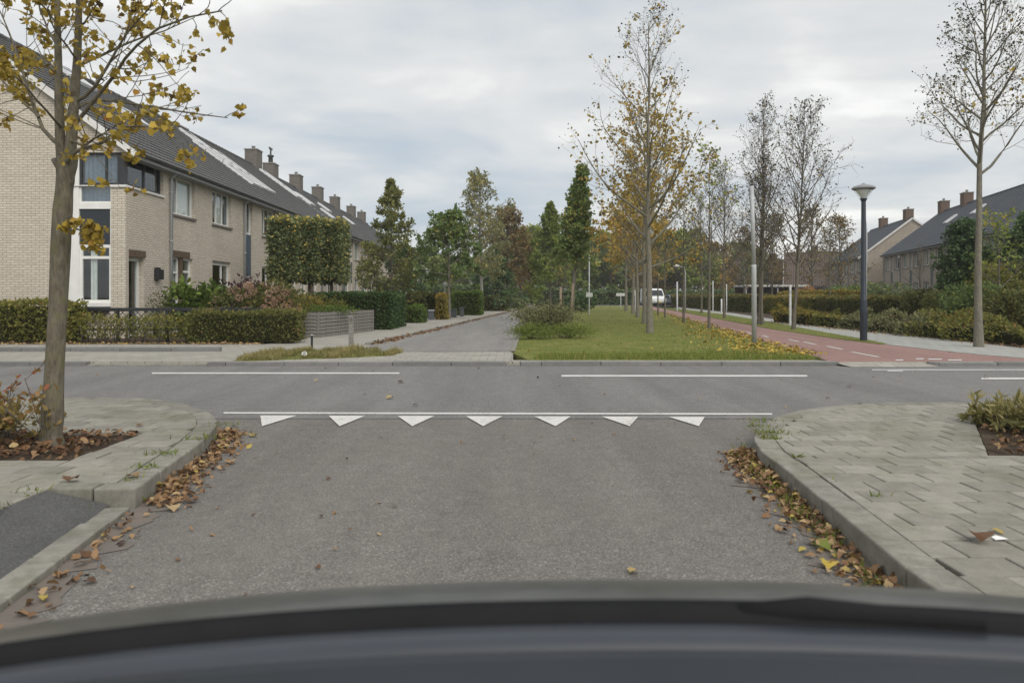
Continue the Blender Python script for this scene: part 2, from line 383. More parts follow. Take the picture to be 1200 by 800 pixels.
def foliage(name, stops, trans=0.38):
    m = Mat(name, 0.62, 0.25); a = m.node('ShaderNodeAttribute'); a.attribute_name = 'tone'
    col = m.ramp(a.outputs['Fac'], stops); m.color(col)
    tr = m.node('ShaderNodeBsdfTranslucent'); m.l.new(col, tr.inputs[0]); mx = m.node('ShaderNodeMixShader'); mx.inputs[0].default_value = trans
    m.l.new(m.b.outputs[0], mx.inputs[1]); m.l.new(tr.outputs[0], mx.inputs[2]); m.l.new(mx.outputs[0], m.out.inputs[0]); return m.m
foliage('leaf_gold', [(0.0, (0.081, 0.061, 0.041)), (0.12, (0.176, 0.115, 0.041)), (0.3, (0.290, 0.216, 0.041)), (0.6, (0.446, 0.331, 0.061)), (0.85, (0.567, 0.392, 0.068)), (1.0, (0.486, 0.216, 0.061))], 0.35)
foliage('leaf_ochre', [(0.0, (0.092, 0.077, 0.058)), (0.15, (0.182, 0.136, 0.063)), (0.4, (0.338, 0.265, 0.063)), (0.7, (0.493, 0.347, 0.082)), (1.0, (0.547, 0.282, 0.082))], 0.35)
foliage('leaf_seed', [(0.0, (0.047, 0.043, 0.038)), (0.5, (0.088, 0.078, 0.057)), (0.85, (0.162, 0.149, 0.061)), (1.0, (0.351, 0.243, 0.068))], 0.2)
foliage('leaf_green', [(0.0, (0.082, 0.115, 0.045)), (0.5, (0.157, 0.224, 0.072)), (0.85, (0.258, 0.320, 0.100)), (1.0, (0.519, 0.409, 0.109))])
foliage('leaf_dark', [(0.0, (0.048, 0.084, 0.040)), (0.5, (0.095, 0.151, 0.060)), (1.0, (0.185, 0.239, 0.091))], 0.2)
foliage('leaf_yew', [(0.0, (0.030, 0.057, 0.020)), (0.5, (0.054, 0.095, 0.030)), (0.9, (0.092, 0.144, 0.044)), (1.0, (0.151, 0.169, 0.059))], 0.2)
foliage('leaf_oak', [(0.0, (0.105, 0.121, 0.045)), (0.5, (0.204, 0.224, 0.074)), (0.85, (0.329, 0.321, 0.105)), (1.0, (0.502, 0.355, 0.105))])
foliage('leaf_lime', [(0.0, (0.113, 0.151, 0.034)), (0.5, (0.217, 0.274, 0.057)), (0.85, (0.349, 0.368, 0.080)), (1.0, (0.492, 0.379, 0.095))])
foliage('leaf_rust', [(0.0, (0.121, 0.094, 0.050)), (0.4, (0.231, 0.182, 0.083)), (0.75, (0.330, 0.237, 0.105)), (1.0, (0.418, 0.220, 0.077))])
foliage('leaf_hedge', [(0.0, (0.078, 0.081, 0.028)), (0.35, (0.147, 0.155, 0.040)), (0.7, (0.240, 0.233, 0.056)), (0.92, (0.333, 0.287, 0.070)), (1.0, (0.310, 0.155, 0.062))])
foliage('leaf_hedge_dark', [(0.0, (0.066, 0.076, 0.027)), (0.5, (0.124, 0.136, 0.041)), (0.85, (0.208, 0.198, 0.057)), (1.0, (0.284, 0.161, 0.066))])
foliage('leaf_gold_hedge', [(0.0, (0.095, 0.088, 0.024)), (0.4, (0.196, 0.169, 0.038)), (0.75, (0.311, 0.250, 0.051)), (1.0, (0.405, 0.216, 0.047))])
foliage('leaf_pleach', [(0.0, (0.080, 0.105, 0.046)), (0.5, (0.158, 0.200, 0.089)), (0.85, (0.275, 0.307, 0.144)), (1.0, (0.680, 0.524, 0.131))])
foliage('leaf_birch', [(0.0, (0.141, 0.149, 0.067)), (0.5, (0.270, 0.270, 0.118)), (0.85, (0.397, 0.372, 0.153)), (1.0, (0.564, 0.410, 0.129))])
foliage('leaf_weed', [(0.0, (0.084, 0.084, 0.044)), (0.4, (0.166, 0.171, 0.084)), (0.75, (0.250, 0.260, 0.101)), (1.0, (0.307, 0.223, 0.158))])
foliage('leaf_red_shrub', [(0.0, (0.115, 0.097, 0.035)), (0.35, (0.223, 0.176, 0.054)), (0.65, (0.324, 0.223, 0.081)), (0.88, (0.365, 0.149, 0.081)), (1.0, (0.270, 0.081, 0.054))])
foliage('leaf_purple', [(0.0, (0.030, 0.016, 0.019)), (0.6, (0.078, 0.035, 0.038)), (1.0, (0.149, 0.061, 0.054))], 0.2)
foliage('leaf_bright', [(0.0, (0.054, 0.088, 0.020)), (0.5, (0.115, 0.176, 0.035)), (1.0, (0.209, 0.263, 0.051))])
foliage('petal', [(0.0, (0.23, 0.13, 0.085)), (0.5, (0.40, 0.25, 0.17)), (1.0, (0.56, 0.43, 0.32))], 0.25)
foliage('grass_blade', [(0.0, (0.101, 0.128, 0.027)), (0.5, (0.182, 0.230, 0.046)), (0.85, (0.263, 0.290, 0.074)), (1.0, (0.365, 0.311, 0.121))])
foliage('grass_dry', [(0.0, (0.135, 0.135, 0.047)), (0.5, (0.257, 0.236, 0.088)), (1.0, (0.446, 0.365, 0.176))])
foliage('litter', [(0.0, (0.075, 0.042, 0.024)), (0.3, (0.17, 0.092, 0.046)), (0.6, (0.30, 0.185, 0.095)), (0.85, (0.43, 0.31, 0.17)), (1.0, (0.42, 0.33, 0.07))], 0.15)
foliage('litter_yellow', [(0.0, (0.22, 0.13, 0.03)), (0.5, (0.38, 0.27, 0.05)), (1.0, (0.48, 0.36, 0.07))], 0.15)
M = MATS
# ---------------------------------------------------------------- vegetation generators
def unit(a): return a / np.maximum(np.linalg.norm(a, axis=-1, keepdims=True), 1e-9)
RHOMB = np.array([(0, 0), (0.5, 0.36), (1, 0), (0.5, -0.36)])
CURL = np.array([(0, 0), (0.10, 0.13), (0.32, 0.33), (0.55, 0.25), (0.72, 0.27), (1, 0.03), (0.8, -0.16), (0.58, -0.30), (0.30, -0.24), (0.12, -0.2)])
OVAL = np.array([(0, 0), (0.3, 0.26), (0.7, 0.22), (1, 0), (0.7, -0.22), (0.3, -0.26)])
_mh = [(0.02, 0.20), (-0.04, 0.44), (0.20, 0.42), (0.34, 0.58), (0.50, 0.40), (0.68, 0.38), (0.74, 0.20)]
MAPLE = np.array([(0, 0)] + _mh + [(1.0, 0)] + [(x, -y) for x, y in _mh[::-1]])
NEEDLE = np.array([(0, 0), (0.4, 0.13), (1, 0), (0.4, -0.13)])
BLADE = np.array([(0, -0.05), (0, 0.05), (1, 0)])
def leaf_arrays(r, pts, size, tone, axis=None, shape=RHOMB, fold=0.25, spread=0.9, flat=None):
    n = len(pts); k = len(shape)
    a = r.normal(size=(n, 3))
    if axis is not None: a = unit(axis) + a * spread
    a = unit(a); nrm = r.normal(size=(n, 3))
    if flat is not None: nrm = nrm * (1 - flat) + np.array([0, 0, 1.0]) * flat * 2
    b = unit(np.cross(nrm, a)); c = np.cross(a, b)
    s = np.broadcast_to(np.asarray(size, float), (n,))[:, None, None]
    v = pts[:, None, :] + s * (shape[None, :, 0:1] * a[:, None] + shape[None, :, 1:2] * b[:, None] + (np.abs(shape[None, :, 1:2]) * fold - 0.12 * shape[None, :, 0:1] ** 2) * c[:, None])
    f = np.arange(n * k).reshape(n, k)
    return v.reshape(-1, 3), f, np.repeat(np.clip(tone, 0, 1), k)
def leaves(name, r, pts, size, tone, mat, parent=None, loc=None, **kw):
    v, f, t = leaf_arrays(r, np.asarray(pts), size, tone, **kw)
    return link(name, np_mesh(name, v, f, M[mat], t), parent, loc)

def tubes(polys, radii, sides):
    n, k, _ = polys.shape
    d = unit(np.gradient(polys, axis=1)); ref = np.where(np.abs(d[..., 2:3]) > 0.8, np.array([1.0, 0, 0]), np.array([0, 0, 1.0]))
    a = unit(np.cross(d, ref)); b = np.cross(d, a)
    t = np.arange(sides) * 2 * np.pi / sides
    ring = polys[:, :, None] + radii[:, :, None, None] * (a[:, :, None] * np.cos(t)[:, None] + b[:, :, None] * np.sin(t)[:, None])
    idx = np.arange(n * k * sides).reshape(n, k, sides)
    q = np.stack([idx[:, :-1], np.roll(idx, -1, 2)[:, :-1], np.roll(idx, -1, 2)[:, 1:], idx[:, 1:]], -1).reshape(-1, 4)
    return ring.reshape(-1, 3), q
def grow(r, start, d, length, k, up, wob):
    n = len(start); pts = np.zeros((n, k, 3)); pts[:, 0] = start; d = unit(d); st = (length / (k - 1))[:, None]
    for i in range(1, k):
        d = unit(d + np.array([0, 0, 1.0]) * up + r.normal(size=(n, 3)) * wob)
        pts[:, i] = pts[:, i - 1] + d * st
    return pts
def along(polys, u):
    """points and directions at parameter u (N,S) on polylines (N,K,3)"""
    n, k, _ = polys.shape; x = u * (k - 1); i = np.clip(x.astype(int), 0, k - 2); f = (x - i)[..., None]
    rows = np.arange(n)[:, None]; p0 = polys[rows, i]; p1 = polys[rows, i + 1]
    return p0 + (p1 - p0) * f, unit(p1 - p0)
def cat_tubes(parts):
    vs, fs, o = [], [], 0
    for v, f in parts: vs.append(v); fs.append(f + o); o += len(v)
    return np.concatenate(vs), np.concatenate(fs)
def side_dirs(r, d, lo, hi):
    ang = np.radians(r.uniform(lo, hi, d.shape[:-1]))[..., None]
    p = unit(np.cross(d, r.normal(size=d.shape)))
    return d * np.cos(ang) + p * np.sin(ang)

def tree(name, label, base, height, r0, seed, cat='tree', group=None, bark='bark_grey', leaf='leaf_green', crown=0.3, nb=26,
         ang=(60, 25), blen=lambda s: 1.5 * (1 - 0.7 * s), ns=6, nss=3, up=0.08, wob=0.10, nleaf=6, lsize=0.15, tone=(0.5, 0.25),
         keep=None, lean=(0, 0), shape=RHOMB, droop=0.0, tips=None, fork=None, sub=0.55, twig_r=0.006, trunk_wob=0.012, parent_only=False, fine=True, leafspread=0.9):
    r = np.random.default_rng(seed)
    root = empty(name, base, 0, label, cat, group)
    # trunk
    K = 14; t = np.linspace(0, 1, K); tr = np.zeros((1, K, 3)); tr[0, :, 2] = t * height
    tr[0, :, :2] = np.outer(t, lean) + np.cumsum(r.normal(size=(K, 2)) * trunk_wob * height / K * 2.2, axis=0) * (t[:, None] > 0)
    tr[0, 0, 2] = -0.06
    tw = r0 * (1 - t * 0.93) ** 0.9; tw[0] *= 1.35; tw[1] *= 1.04
    link('trunk', np_mesh('trunk', *tubes(tr, tw[None], 10), M[bark], smooth=True), root)
    parts = []
    s = (np.arange(nb) + r.uniform(0, 0.9, nb)) / nb; u = crown + (0.985 - crown) * s
    p, d0 = along(tr, u[None]); p, d0 = p[0], d0[0]
    az = np.arange(nb) * 2.39996 + r.normal(size=nb) * 0.35
    a = np.radians(ang[0] + (ang[1] - ang[0]) * s + r.normal(size=nb) * 6)
    d1 = np.stack([np.cos(az) * np.sin(a), np.sin(az) * np.sin(a), np.cos(a)], -1)
    L = np.maximum(0.15, np.array([blen(x) for x in s]) * r.uniform(0.72, 1.15, nb))
    b1 = grow(r, p, d1, L, 7, up, wob)
    rt = np.interp(u, t, tw)
    rr = np.minimum(rt * 0.62, 0.010 + L * 0.013)[:, None] * np.linspace(1, 0.22, 7)[None]
    parts.append(tubes(b1, rr, 6))
    if fork:                                  # second leading stem
        pass
    u2 = np.sort(r.uniform(0.22, 1.0, (nb, ns)), axis=1); u2[:, -1] = 0.98
    p2, dd = along(b1, u2); d2 = side_dirs(r, dd, 22, 58)
    L2 = (L[:, None] * sub * (1.12 - u2 * 0.75) * r.uniform(0.6, 1.2, u2.shape)).ravel()
    b2 = grow(r, p2.reshape(-1, 3), d2.reshape(-1, 3), np.maximum(L2, 0.08), 5, up * 0.8 - droop, wob * 1.3)
    if fine: parts.append(tubes(b2, np.maximum(twig_r, 0.0045 * L2 + twig_r * 0.6)[:, None] * np.linspace(1, 0.4, 5)[None], 4))
    last = b2; Llast = L2
    if nss:
        u3 = r.uniform(0.2, 1.0, (len(b2), nss)); u3[:, -1] = 0.97
        p3, dd = along(b2, u3); d3 = side_dirs(r, dd, 25, 65)
        L3 = (L2[:, None] * 0.5 * r.uniform(0.5, 1.2, u3.shape)).ravel()
        b3 = grow(r, p3.reshape(-1, 3), d3.reshape(-1, 3), np.maximum(L3, 0.06), 4, up * 0.6 - droop, wob * 1.5)
        if fine: parts.append(tubes(b3, np.full((len(b3), 4), twig_r * 0.7) * np.linspace(1, 0.5, 4)[None], 3))
        last = b3
    v, f = cat_tubes(parts)
    link('limbs', np_mesh('limbs', v, f, M[bark], smooth=True), root)
    # leaves along the last twigs
    vs, fs, ts, o = [], [], [], 0
    if nleaf:
        uu = r.uniform(0.1, 1.0, (len(last), nleaf)); lp, ld = along(last, uu)
        lp = lp.reshape(-1, 3); ld = ld.reshape(-1, 3)
        lp = lp + r.normal(size=lp.shape) * lsize * 0.35
        h = (lp[:, 2] / height - crown) / (1 - crown)
        rad = np.hypot(lp[:, 0] - lean[0] * lp[:, 2] / height, lp[:, 1] - lean[1] * lp[:, 2] / height)
        if keep is not None:
            k = r.uniform(size=len(lp)) < keep(h, rad); lp, ld, h, rad = lp[k], ld[k], h[k], rad[k]
        clump = np.sin(lp[:, 0] * 2.3 + seed) + np.sin(lp[:, 1] * 2.7 + seed * 2) + np.sin(lp[:, 2] * 2.1 + seed * 3)
        tn = tone[0] + tone[1] * (0.30 * clump + r.normal(size=len(lp)) * 0.75)
        v, f, tt = leaf_arrays(r, lp, lsize * r.uniform(0.65, 1.25, len(lp)), tn, axis=ld + np.array([0, 0, -0.35]), shape=shape, spread=leafspread)
        link('crown', np_mesh('crown', v, f, M[leaf], tt), root)
    if tips is not None:                     # dark bud and seed clusters at the twig ends
        n, sz, spread, lf = tips
        e = last[:, -1]; e = np.repeat(e, n, axis=0) + r.normal(size=(len(e) * n, 3)) * spread
        v, f, tt = leaf_arrays(r, e, sz * r.uniform(0.6, 1.2, len(e)), r.uniform(0, 1, len(e)) ** 1.6, shape=shape)
        link('seed_cluster', np_mesh('seed_cluster', v, f, M[lf], tt), root)['kind'] = 'stuff'
    return root
def copy_thing(o, loc, rz=0.0, sc=1.0, label=None, group=None):
    c = o.copy(); C.objects.link(c); c.location = loc; c.rotation_euler = (0, 0, rz); c.scale = (sc, sc, sc)
    if label: c['label'] = label
    if group: c['group'] = group
    for ch in o.children:
        d = ch.copy(); C.objects.link(d); d.parent = c
        for g in ch.children:
            e = g.copy(); C.objects.link(e); e.parent = d
    return c

def hedge(name, label, p0, p1, width, height, leaf, lsize=0.07, dens=420, seed=1, group=None, tone=(0.5, 0.22), toptone=0.12, rough=0.05, shape=RHOMB, base_bare=0.0, cat='hedge', stems=True, core=True):
    """clipped hedge between two ground points: stems, dark twig core, leaf skin"""
    r = np.random.default_rng(seed); p0 = Vector(p0); p1 = Vector(p1); z0 = p0.z
    d = (p1 - p0); d.z = 0; L = d.length; rz = math.atan2(d.y, d.x)
    root = empty(name, (p0.x, p0.y, z0), rz, label, cat, group)
    w = width / 2
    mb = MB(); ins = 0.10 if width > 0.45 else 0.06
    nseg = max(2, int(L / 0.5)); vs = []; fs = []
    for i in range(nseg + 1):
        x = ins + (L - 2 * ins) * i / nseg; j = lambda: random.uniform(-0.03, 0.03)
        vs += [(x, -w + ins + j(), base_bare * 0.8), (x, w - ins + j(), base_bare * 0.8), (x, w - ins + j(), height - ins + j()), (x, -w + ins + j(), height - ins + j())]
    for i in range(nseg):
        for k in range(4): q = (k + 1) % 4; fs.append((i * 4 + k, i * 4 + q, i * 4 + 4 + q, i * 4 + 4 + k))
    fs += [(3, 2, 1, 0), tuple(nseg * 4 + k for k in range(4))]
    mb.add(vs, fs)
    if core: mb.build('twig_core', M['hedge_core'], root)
    areas = [L * height, L * height, L * width, width * height, width * height]; pts = []; nr = []; top = []
    for i, ar in enumerate(areas):
        n = int(ar * dens) + 4; a = r.uniform(0, 1, n); b = r.uniform(0, 1, n)
        if i < 2: q = np.stack([a * L, np.full(n, (-w, w)[i]), base_bare + b * (height - base_bare)], -1); nn = (0, (-1, 1)[i], 0)
        elif i == 2: q = np.stack([a * L, (b - 0.5) * width, np.full(n, height)], -1); nn = (0, 0, 1)
        else: q = np.stack([np.full(n, (0, L)[i - 3]), (a - 0.5) * width, base_bare + b * (height - base_bare)], -1); nn = ((-1, 1)[i - 3], 0, 0)
        bumpy = (np.sin(q[:, 0] * 3.1 + seed) + np.sin(q[:, 2] * 4.3 + q[:, 1] * 3 + seed)) * rough * 0.6
        q = q + np.array(nn) * (bumpy - np.abs(r.normal(size=n)) * (0.06 if core else 0.16) + 0.015)[:, None] + r.normal(size=q.shape) * 0.02
        pts.append(q); nr.append(np.tile(np.array(nn, float), (n, 1))); top.append(q[:, 2] / height)
    pts = np.concatenate(pts); nr = np.concatenate(nr); top = np.concatenate(top)
    cl = np.sin(pts[:, 0] * 2.2 + seed) * 0.5 + np.sin(pts[:, 0] * 5.1 + pts[:, 2] * 4) * 0.5
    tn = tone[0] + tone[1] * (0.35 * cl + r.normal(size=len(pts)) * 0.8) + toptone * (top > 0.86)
    pts[:, 2] = np.maximum(pts[:, 2], 0.01)
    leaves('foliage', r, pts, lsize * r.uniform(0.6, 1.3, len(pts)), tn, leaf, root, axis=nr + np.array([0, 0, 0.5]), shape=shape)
    if stems:
        mb = MB()
        for i in range(max(2, int(L / (0.35 if core else 0.07)))):
            x = random.uniform(0.08, L - 0.08); y = random.uniform(-w * 0.5, w * 0.5)
            mb.tube([(x, y, -0.03), (x + random.uniform(-.05, .05), y, height * 0.45), (x + random.uniform(-.12, .12), y, height * 0.8)], [0.014, 0.010, 0.005], 5)
        mb.build('stems', M['bark_dark'], root)['kind'] = 'stuff'
    return root

def shrub(name, label, base, rx, ry, hz, leaf, lsize, n, seed, stems=9, tone=(0.5, 0.25), shape=RHOMB, shell=0.55, cat='shrub', group=None, zlow=0.12, lobes=7, bark='bark_dark', loose=0.0):
    r = np.random.default_rng(seed); root = empty(name, base, 0, label, cat, group)
    lc = np.stack([r.normal(size=lobes) * rx * 0.42, r.normal(size=lobes) * ry * 0.42, hz * r.uniform(0.35, 0.72, lobes)], -1)
    lc[:, 0] = np.clip(lc[:, 0], -rx * 0.6, rx * 0.6); lc[:, 1] = np.clip(lc[:, 1], -ry * 0.6, ry * 0.6)
    li = r.integers(0, lobes, n); d = unit(r.normal(size=(n, 3))); rad = (shell + (1 - shell) * r.uniform(size=n) ** 0.6) * (1 + loose * r.normal(size=n))
    pts = lc[li] + d * rad[:, None] * np.array([rx * 0.52, ry * 0.52, hz * 0.36]); pts[:, 2] = np.maximum(pts[:, 2], zlow * r.uniform(0.3, 1.4, n))
    tn = tone[0] + tone[1] * (r.normal(size=n) * 0.75 + 0.4 * np.sin(li * 2.1)) 
    leaves('foliage', r, pts, lsize * r.uniform(0.6, 1.3, n), tn, leaf, root, axis=d, shape=shape)
    mb = MB()
    for i in range(stems):
        e = lc[i % lobes] + r.normal(size=3) * np.array([rx, ry, hz]) * 0.10; x0 = r.normal(size=2) * 0.06 * max(rx, 0.3)
        mb.tube([(x0[0], x0[1], -0.04), ((x0[0] + e[0]) * 0.5 + r.normal() * 0.03, (x0[1] + e[1]) * 0.5, e[2] * 0.55), (e[0], e[1], e[2])], [0.016, 0.010, 0.005], 5)
    mb.build('stems', M[bark], root)['kind'] = 'stuff'
    return root
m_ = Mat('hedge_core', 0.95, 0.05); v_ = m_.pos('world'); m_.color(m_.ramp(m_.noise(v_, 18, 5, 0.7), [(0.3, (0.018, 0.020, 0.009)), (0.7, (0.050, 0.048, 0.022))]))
def in_poly(x, y, poly):
    c = np.zeros(len(x), bool); n = len(poly)
    for i in range(n):
        x0, y0 = poly[i][:2]; x1, y1 = poly[(i + 1) % n][:2]
        cond = ((y0 > y) != (y1 > y)) & (x < (x1 - x0) * (y - y0) / ((y1 - y0) or 1e-9) + x0); c ^= cond
    return c
def scatter(r, poly, n, dens_fn=None):
    xs = [p[0] for p in poly]; ys = [p[1] for p in poly]
    x = r.uniform(min(xs), max(xs), n); y = r.uniform(min(ys), max(ys), n); k = in_poly(x, y, poly)
    if dens_fn is not None: k &= r.uniform(size=n) < dens_fn(x, y)
    return np.stack([x[k], y[k]], -1)
def blades(name, label, r, xy, z, h, mat, spread=0.45, tone=(0.5, 0.25), cat='grass'):
    p = np.concatenate([xy, np.full((len(xy), 1), z)], 1)
    hh = h * r.uniform(0.5, 1.3, len(p)) if not hasattr(h, '__len__') else h
    v, f, t = leaf_arrays(r, p, hh, tone[0] + tone[1] * r.normal(size=len(p)), axis=np.tile([0, 0, 1.0], (len(p), 1)), shape=BLADE * np.array([1, 1.4]), spread=spread, fold=0)
    o = link(name, np_mesh(name, v, f, M[mat], t)); return tag(o, label, cat, kind='stuff')
def fallen(name, label, r, xyz, size, mat, tone=(0.5, 0.28), flat=0.6, kind='stuff', cat='leaf litter'):
    v, f, t = leaf_arrays(r, xyz, size * r.uniform(0.55, 1.3, len(xyz)), tone[0] + tone[1] * r.normal(size=len(xyz)), axis=r.normal(size=xyz.shape) * np.array([1, 1, 0.3]), shape=CURL, fold=0.75, flat=flat * .8, spread=0.05)
    o = link(name, np_mesh(name, v, f, M[mat], t)); return tag(o, label, cat, kind=kind)
m_ = Mat('gutter_grit', 0.95, 0.15); v_ = m_.pos('world')
m_.color(m_.mix(m_.ramp(m_.noise(v_, 6, 6, 0.7), [(0.4, 0.0), (0.65, 1.0)]), (0.150, 0.137, 0.122), (0.19, 0.155, 0.13))).bump(m_.noise(v_, 90, 3), 0.6, 0.006)

# ---------------------------------------------------------------- ground, roads, pavements
def sheet(name, poly, z, m, sub=False):
    mb = MB(); a = sum(poly[i][0] * poly[(i + 1) % len(poly)][1] - poly[(i + 1) % len(poly)][0] * poly[i][1] for i in range(len(poly)))
    if a < 0: poly = poly[::-1]
    mb.sheet(poly, z); return tag(mb.build(name, M[m]), kind='structure')
def pxs(lst, z): return [P(x, y, z) for x, y in lst]
sheet('ground', [(-1500, -1500), (1500, -1500), (1500, 1500), (-1500, 1500)], -0.06, 'rough_ground')
KY = 12.60                                  # street face of the far kerb
NY = 7.46                                   # near edge of the crossing street on the right
sheet('road', [(-4.2, -12), (2.6, -12), (2.6, 7.40), (-4.2, 7.40)], 0.0, 'asphalt_coarse')
sheet('cross_street', [(-70, 7.15), (70, 7.15), (70, KY + 0.02), (-70, KY + 0.02)], 0.004, 'asphalt_fine')
# slabs under the far side
GZ = 0.07
left_edge = pxs([(434, 404), (470, 395.5), (520, 384), (560, 374), (590, 367), (607, 363), (616, 360.8), (622, 359)], GZ)
right_edge = pxs([(636, 359), (632, 362), (626, 367), (619, 374), (611, 386), (603, 400), (598, 412)], GZ)
def slab(name, poly, z0, z1, m):
    a = sum(poly[i][0] * poly[(i + 1) % len(poly)][1] - poly[(i + 1) % len(poly)][0] * poly[i][1] for i in range(len(poly)))
    if a < 0: poly = poly[::-1]
    mb = MB(); mb.prism([(p[0], p[1]) for p in poly], z0, z1); return tag(mb.build(name, M[m]), kind='structure')
foot = [(-60, KY + 0.16), (0.0, KY + 0.16), (right_edge[-1].x, right_edge[-1].y - 0.1)] + [(p.x, p.y) for p in left_edge[:1]]
pav_left = [(-60, KY + 0.14), (-0.05, KY + 0.14), (0.05, 15.2), (left_edge[0].x, left_edge[0].y)] + [(p.x, p.y) for p in left_edge[1:]] + [(left_edge[-1].x - 6, 88), (-8, 70), (-7.2, 45), (-6.2, 30), (-6.0, 22), (-60, 17.9)]
slab('pavement', pav_left, -0.05, GZ, 'paving_far')
sheet('side_street', [(-3.1, 15.0), (0.03, 15.0), (right_edge[-1].x, right_edge[-1].y)] + [(p.x, p.y) for p in right_edge[::-1][1:]] + [(p.x, p.y) for p in left_edge[::-1]], GZ + 0.006, 'asphalt_street')
# garden soil on the left
sheet('garden_ground', [(-60, 17.4), (-5.9, 17.4), (-6.1, 30), (-7.1, 45), (-7.9, 70), (-5, 90), (-60, 95)], 0.074, 'soil')
# median lawn
lawn = [(p.x, p.y) for p in right_edge[::-1]] + [(p.x, p.y) for p in pxs([(660, 357.6), (735, 357.6), (755, 361), (775, 366), (815, 377), (850, 387.5), (875, 395.5), (920, 408), (955, 418)], GZ)] + [(5.35, KY + 0.45), (0.3, KY + 0.42)]
slab('lawn', lawn, -0.05, GZ, 'lawn')
slab('pavement_strip', [(0.0, KY + 0.14), (5.75, KY + 0.14), (5.45, KY + 0.50), (-0.02, KY + 0.46)], -0.05, GZ - 0.004, 'paving_far')
slab('pavement_edge', [(-0.06, KY + 0.14), (0.02, KY + 0.14), (right_edge[-1].x + 0.06, right_edge[-1].y), (right_edge[-1].x - 0.12, right_edge[-1].y)], -0.05, GZ - 0.012, 'paving_far')
# red cycle path
PTH = 0.055
pl = pxs([(738, 357), (757, 361), (777, 366), (817, 377), (852, 387.5), (877, 395.5), (922, 408), (957, 418)], PTH)
pr = pxs([(758, 357.6), (778, 362), (797, 365.5), (842, 374), (907, 386), (975, 396), (1032, 403), (1120, 413), (1200, 420)], PTH)
slab('cycle_path', [(p.x, p.y) for p in pl] + [(5.62, KY + 0.14), (7.2, KY + 0.14), (7.5, KY + 0.36), (30, KY + 0.55), (30, KY + 0.95)] + [(p.x, p.y) for p in pr[::-1]], -0.05, PTH, 'asphalt_red')
slab('cycle_path_apron', [(7.2, KY + 0.14), (30, KY + 0.14), (30, KY + 0.55), (7.5, KY + 0.36)], -0.05, PTH - 0.004, 'paving_far')
tag(MB().add([(5.8, KY - 0.22, 0.008), (7.3, KY - 0.22, 0.008), (7.2, KY + 0.145, PTH + 0.004), (5.6, KY + 0.145, PTH + 0.004)], [(0, 1, 2, 3)]).build('cycle_path_ramp', M['paving_far']), kind='structure')
# verge and footpath on the right
vr = pxs([(790, 361), (850, 368.5), (905, 377.5), (960, 388), (1010, 396.5), (1040, 402.5)], GZ)
vl = pxs([(778, 361.4), (797, 365), (842, 373.6), (907, 385.6), (975, 395.6), (1032, 402.8)], GZ)
slab('grass_verge', [(p.x, p.y) for p in vl] + [(p.x, p.y) for p in vr[::-1]], -0.05, GZ, 'lawn')
fp_r = pxs([(795, 360), (860, 367), (925, 376.5), (1000, 386), (1060, 392), (1130, 400), (1210, 409)], 0.066)
slab('footpath', [(p.x, p.y) for p in vr] + [(p.x, p.y) for p in pr[6:]] + [(30, KY + 0.97), (30, 15.3)] + [(p.x, p.y) for p in fp_r[::-1]], -0.05, 0.065, 'paving_cool')
sheet('garden_ground', [(p.x, p.y) for p in fp_r] + [(30, 15.3), (70, 15.3), (70, 120), (20, 120)], 0.06, 'soil')
# far end of the median: another cross street and ground beyond
sheet('far_street', [(-60, 92), (90, 92), (90, 99), (-60, 99)], 0.085, 'asphalt_street')

# road markings
def mark(name, polys, z, m, label):
    for poly in polys:
        mb = MB(); a = sum(poly[i][0] * poly[(i + 1) % len(poly)][1] - poly[(i + 1) % len(poly)][0] * poly[i][1] for i in range(len(poly)))
        if a < 0: poly = poly[::-1]
        mb.sheet(poly, z); tag(mb.build(name, M[m]), kind='structure')
def rect(px0, px1, py0, py1, z): return [tuple(P(px0, py0, z))[:2], tuple(P(px1, py0, z))[:2], tuple(P(px1, py1, z))[:2], tuple(P(px0, py1, z))[:2]]
mark('centre_line', [rect(178, 468, 436.9, 438.5, 0), rect(658, 946, 439.9, 441.8, 0), rect(1150, 1290, 443.0, 445.0, 0), rect(-320, -12, 434.7, 436.3, 0)], 0.009, 'road_paint', '')
mark('give_way_line', [[tuple(P(262, 483.6))[:2], tuple(P(905, 485.0))[:2], tuple(P(905, 486.8))[:2], tuple(P(262, 485.5))[:2]]], 0.009, 'road_paint', '')
for i in range(7):
    x = (306, 386, 467, 547, 627, 706, 784)[i]
    a = P(x - 1, 487.6 + (x - 306) * .0032); b = P(x + 42, 487.6 + (x - 306) * .0032); mid = (a.x + b.x) / 2; ax = (307, 398, 483, 566, 651, 738, 819)[i]; c = P(ax, 500.2)
    mark('give_way_tooth', [[(a.x, a.y), (b.x, b.y), (c.x, c.y)]], 0.009, 'road_paint', '')
for (x, y, w, s) in ((930, 398.8, 12, .04), (949, 402, 14, .04), (978, 407.3, 18, .04), (1014, 415.2, 32, .04), (897, 394, 7, .04), (878, 390, 6, .04), (858, 386, 5, .04), (840, 382, 4, .04), (824, 378.5, 4, .04)):
    a = P(x - w / 2, y - 1.6 * w / 20 - 0.2, PTH); b = P(x + w / 2, y + 1.6 * w / 20 + 0.6, PTH); n = Vector((-(b.y - a.y), b.x - a.x, 0)).normalized() * s
    mark('cycle_line', [[(a.x - n.x, a.y - n.y), (b.x - n.x, b.y - n.y), (b.x + n.x, b.y + n.y), (a.x + n.x, a.y + n.y)]], PTH + .005, 'road_paint', '')
for (x, y, w) in ((1054, 422.0, 9), (1078, 420.5, 9), (1096, 421, 16), (1119, 422, 16)):
    mark('cycle_line', [rect(x - w / 2, x + w / 2, y - 0.6, y + 0.6, PTH)], PTH + .005, 'road_paint_worn', '')
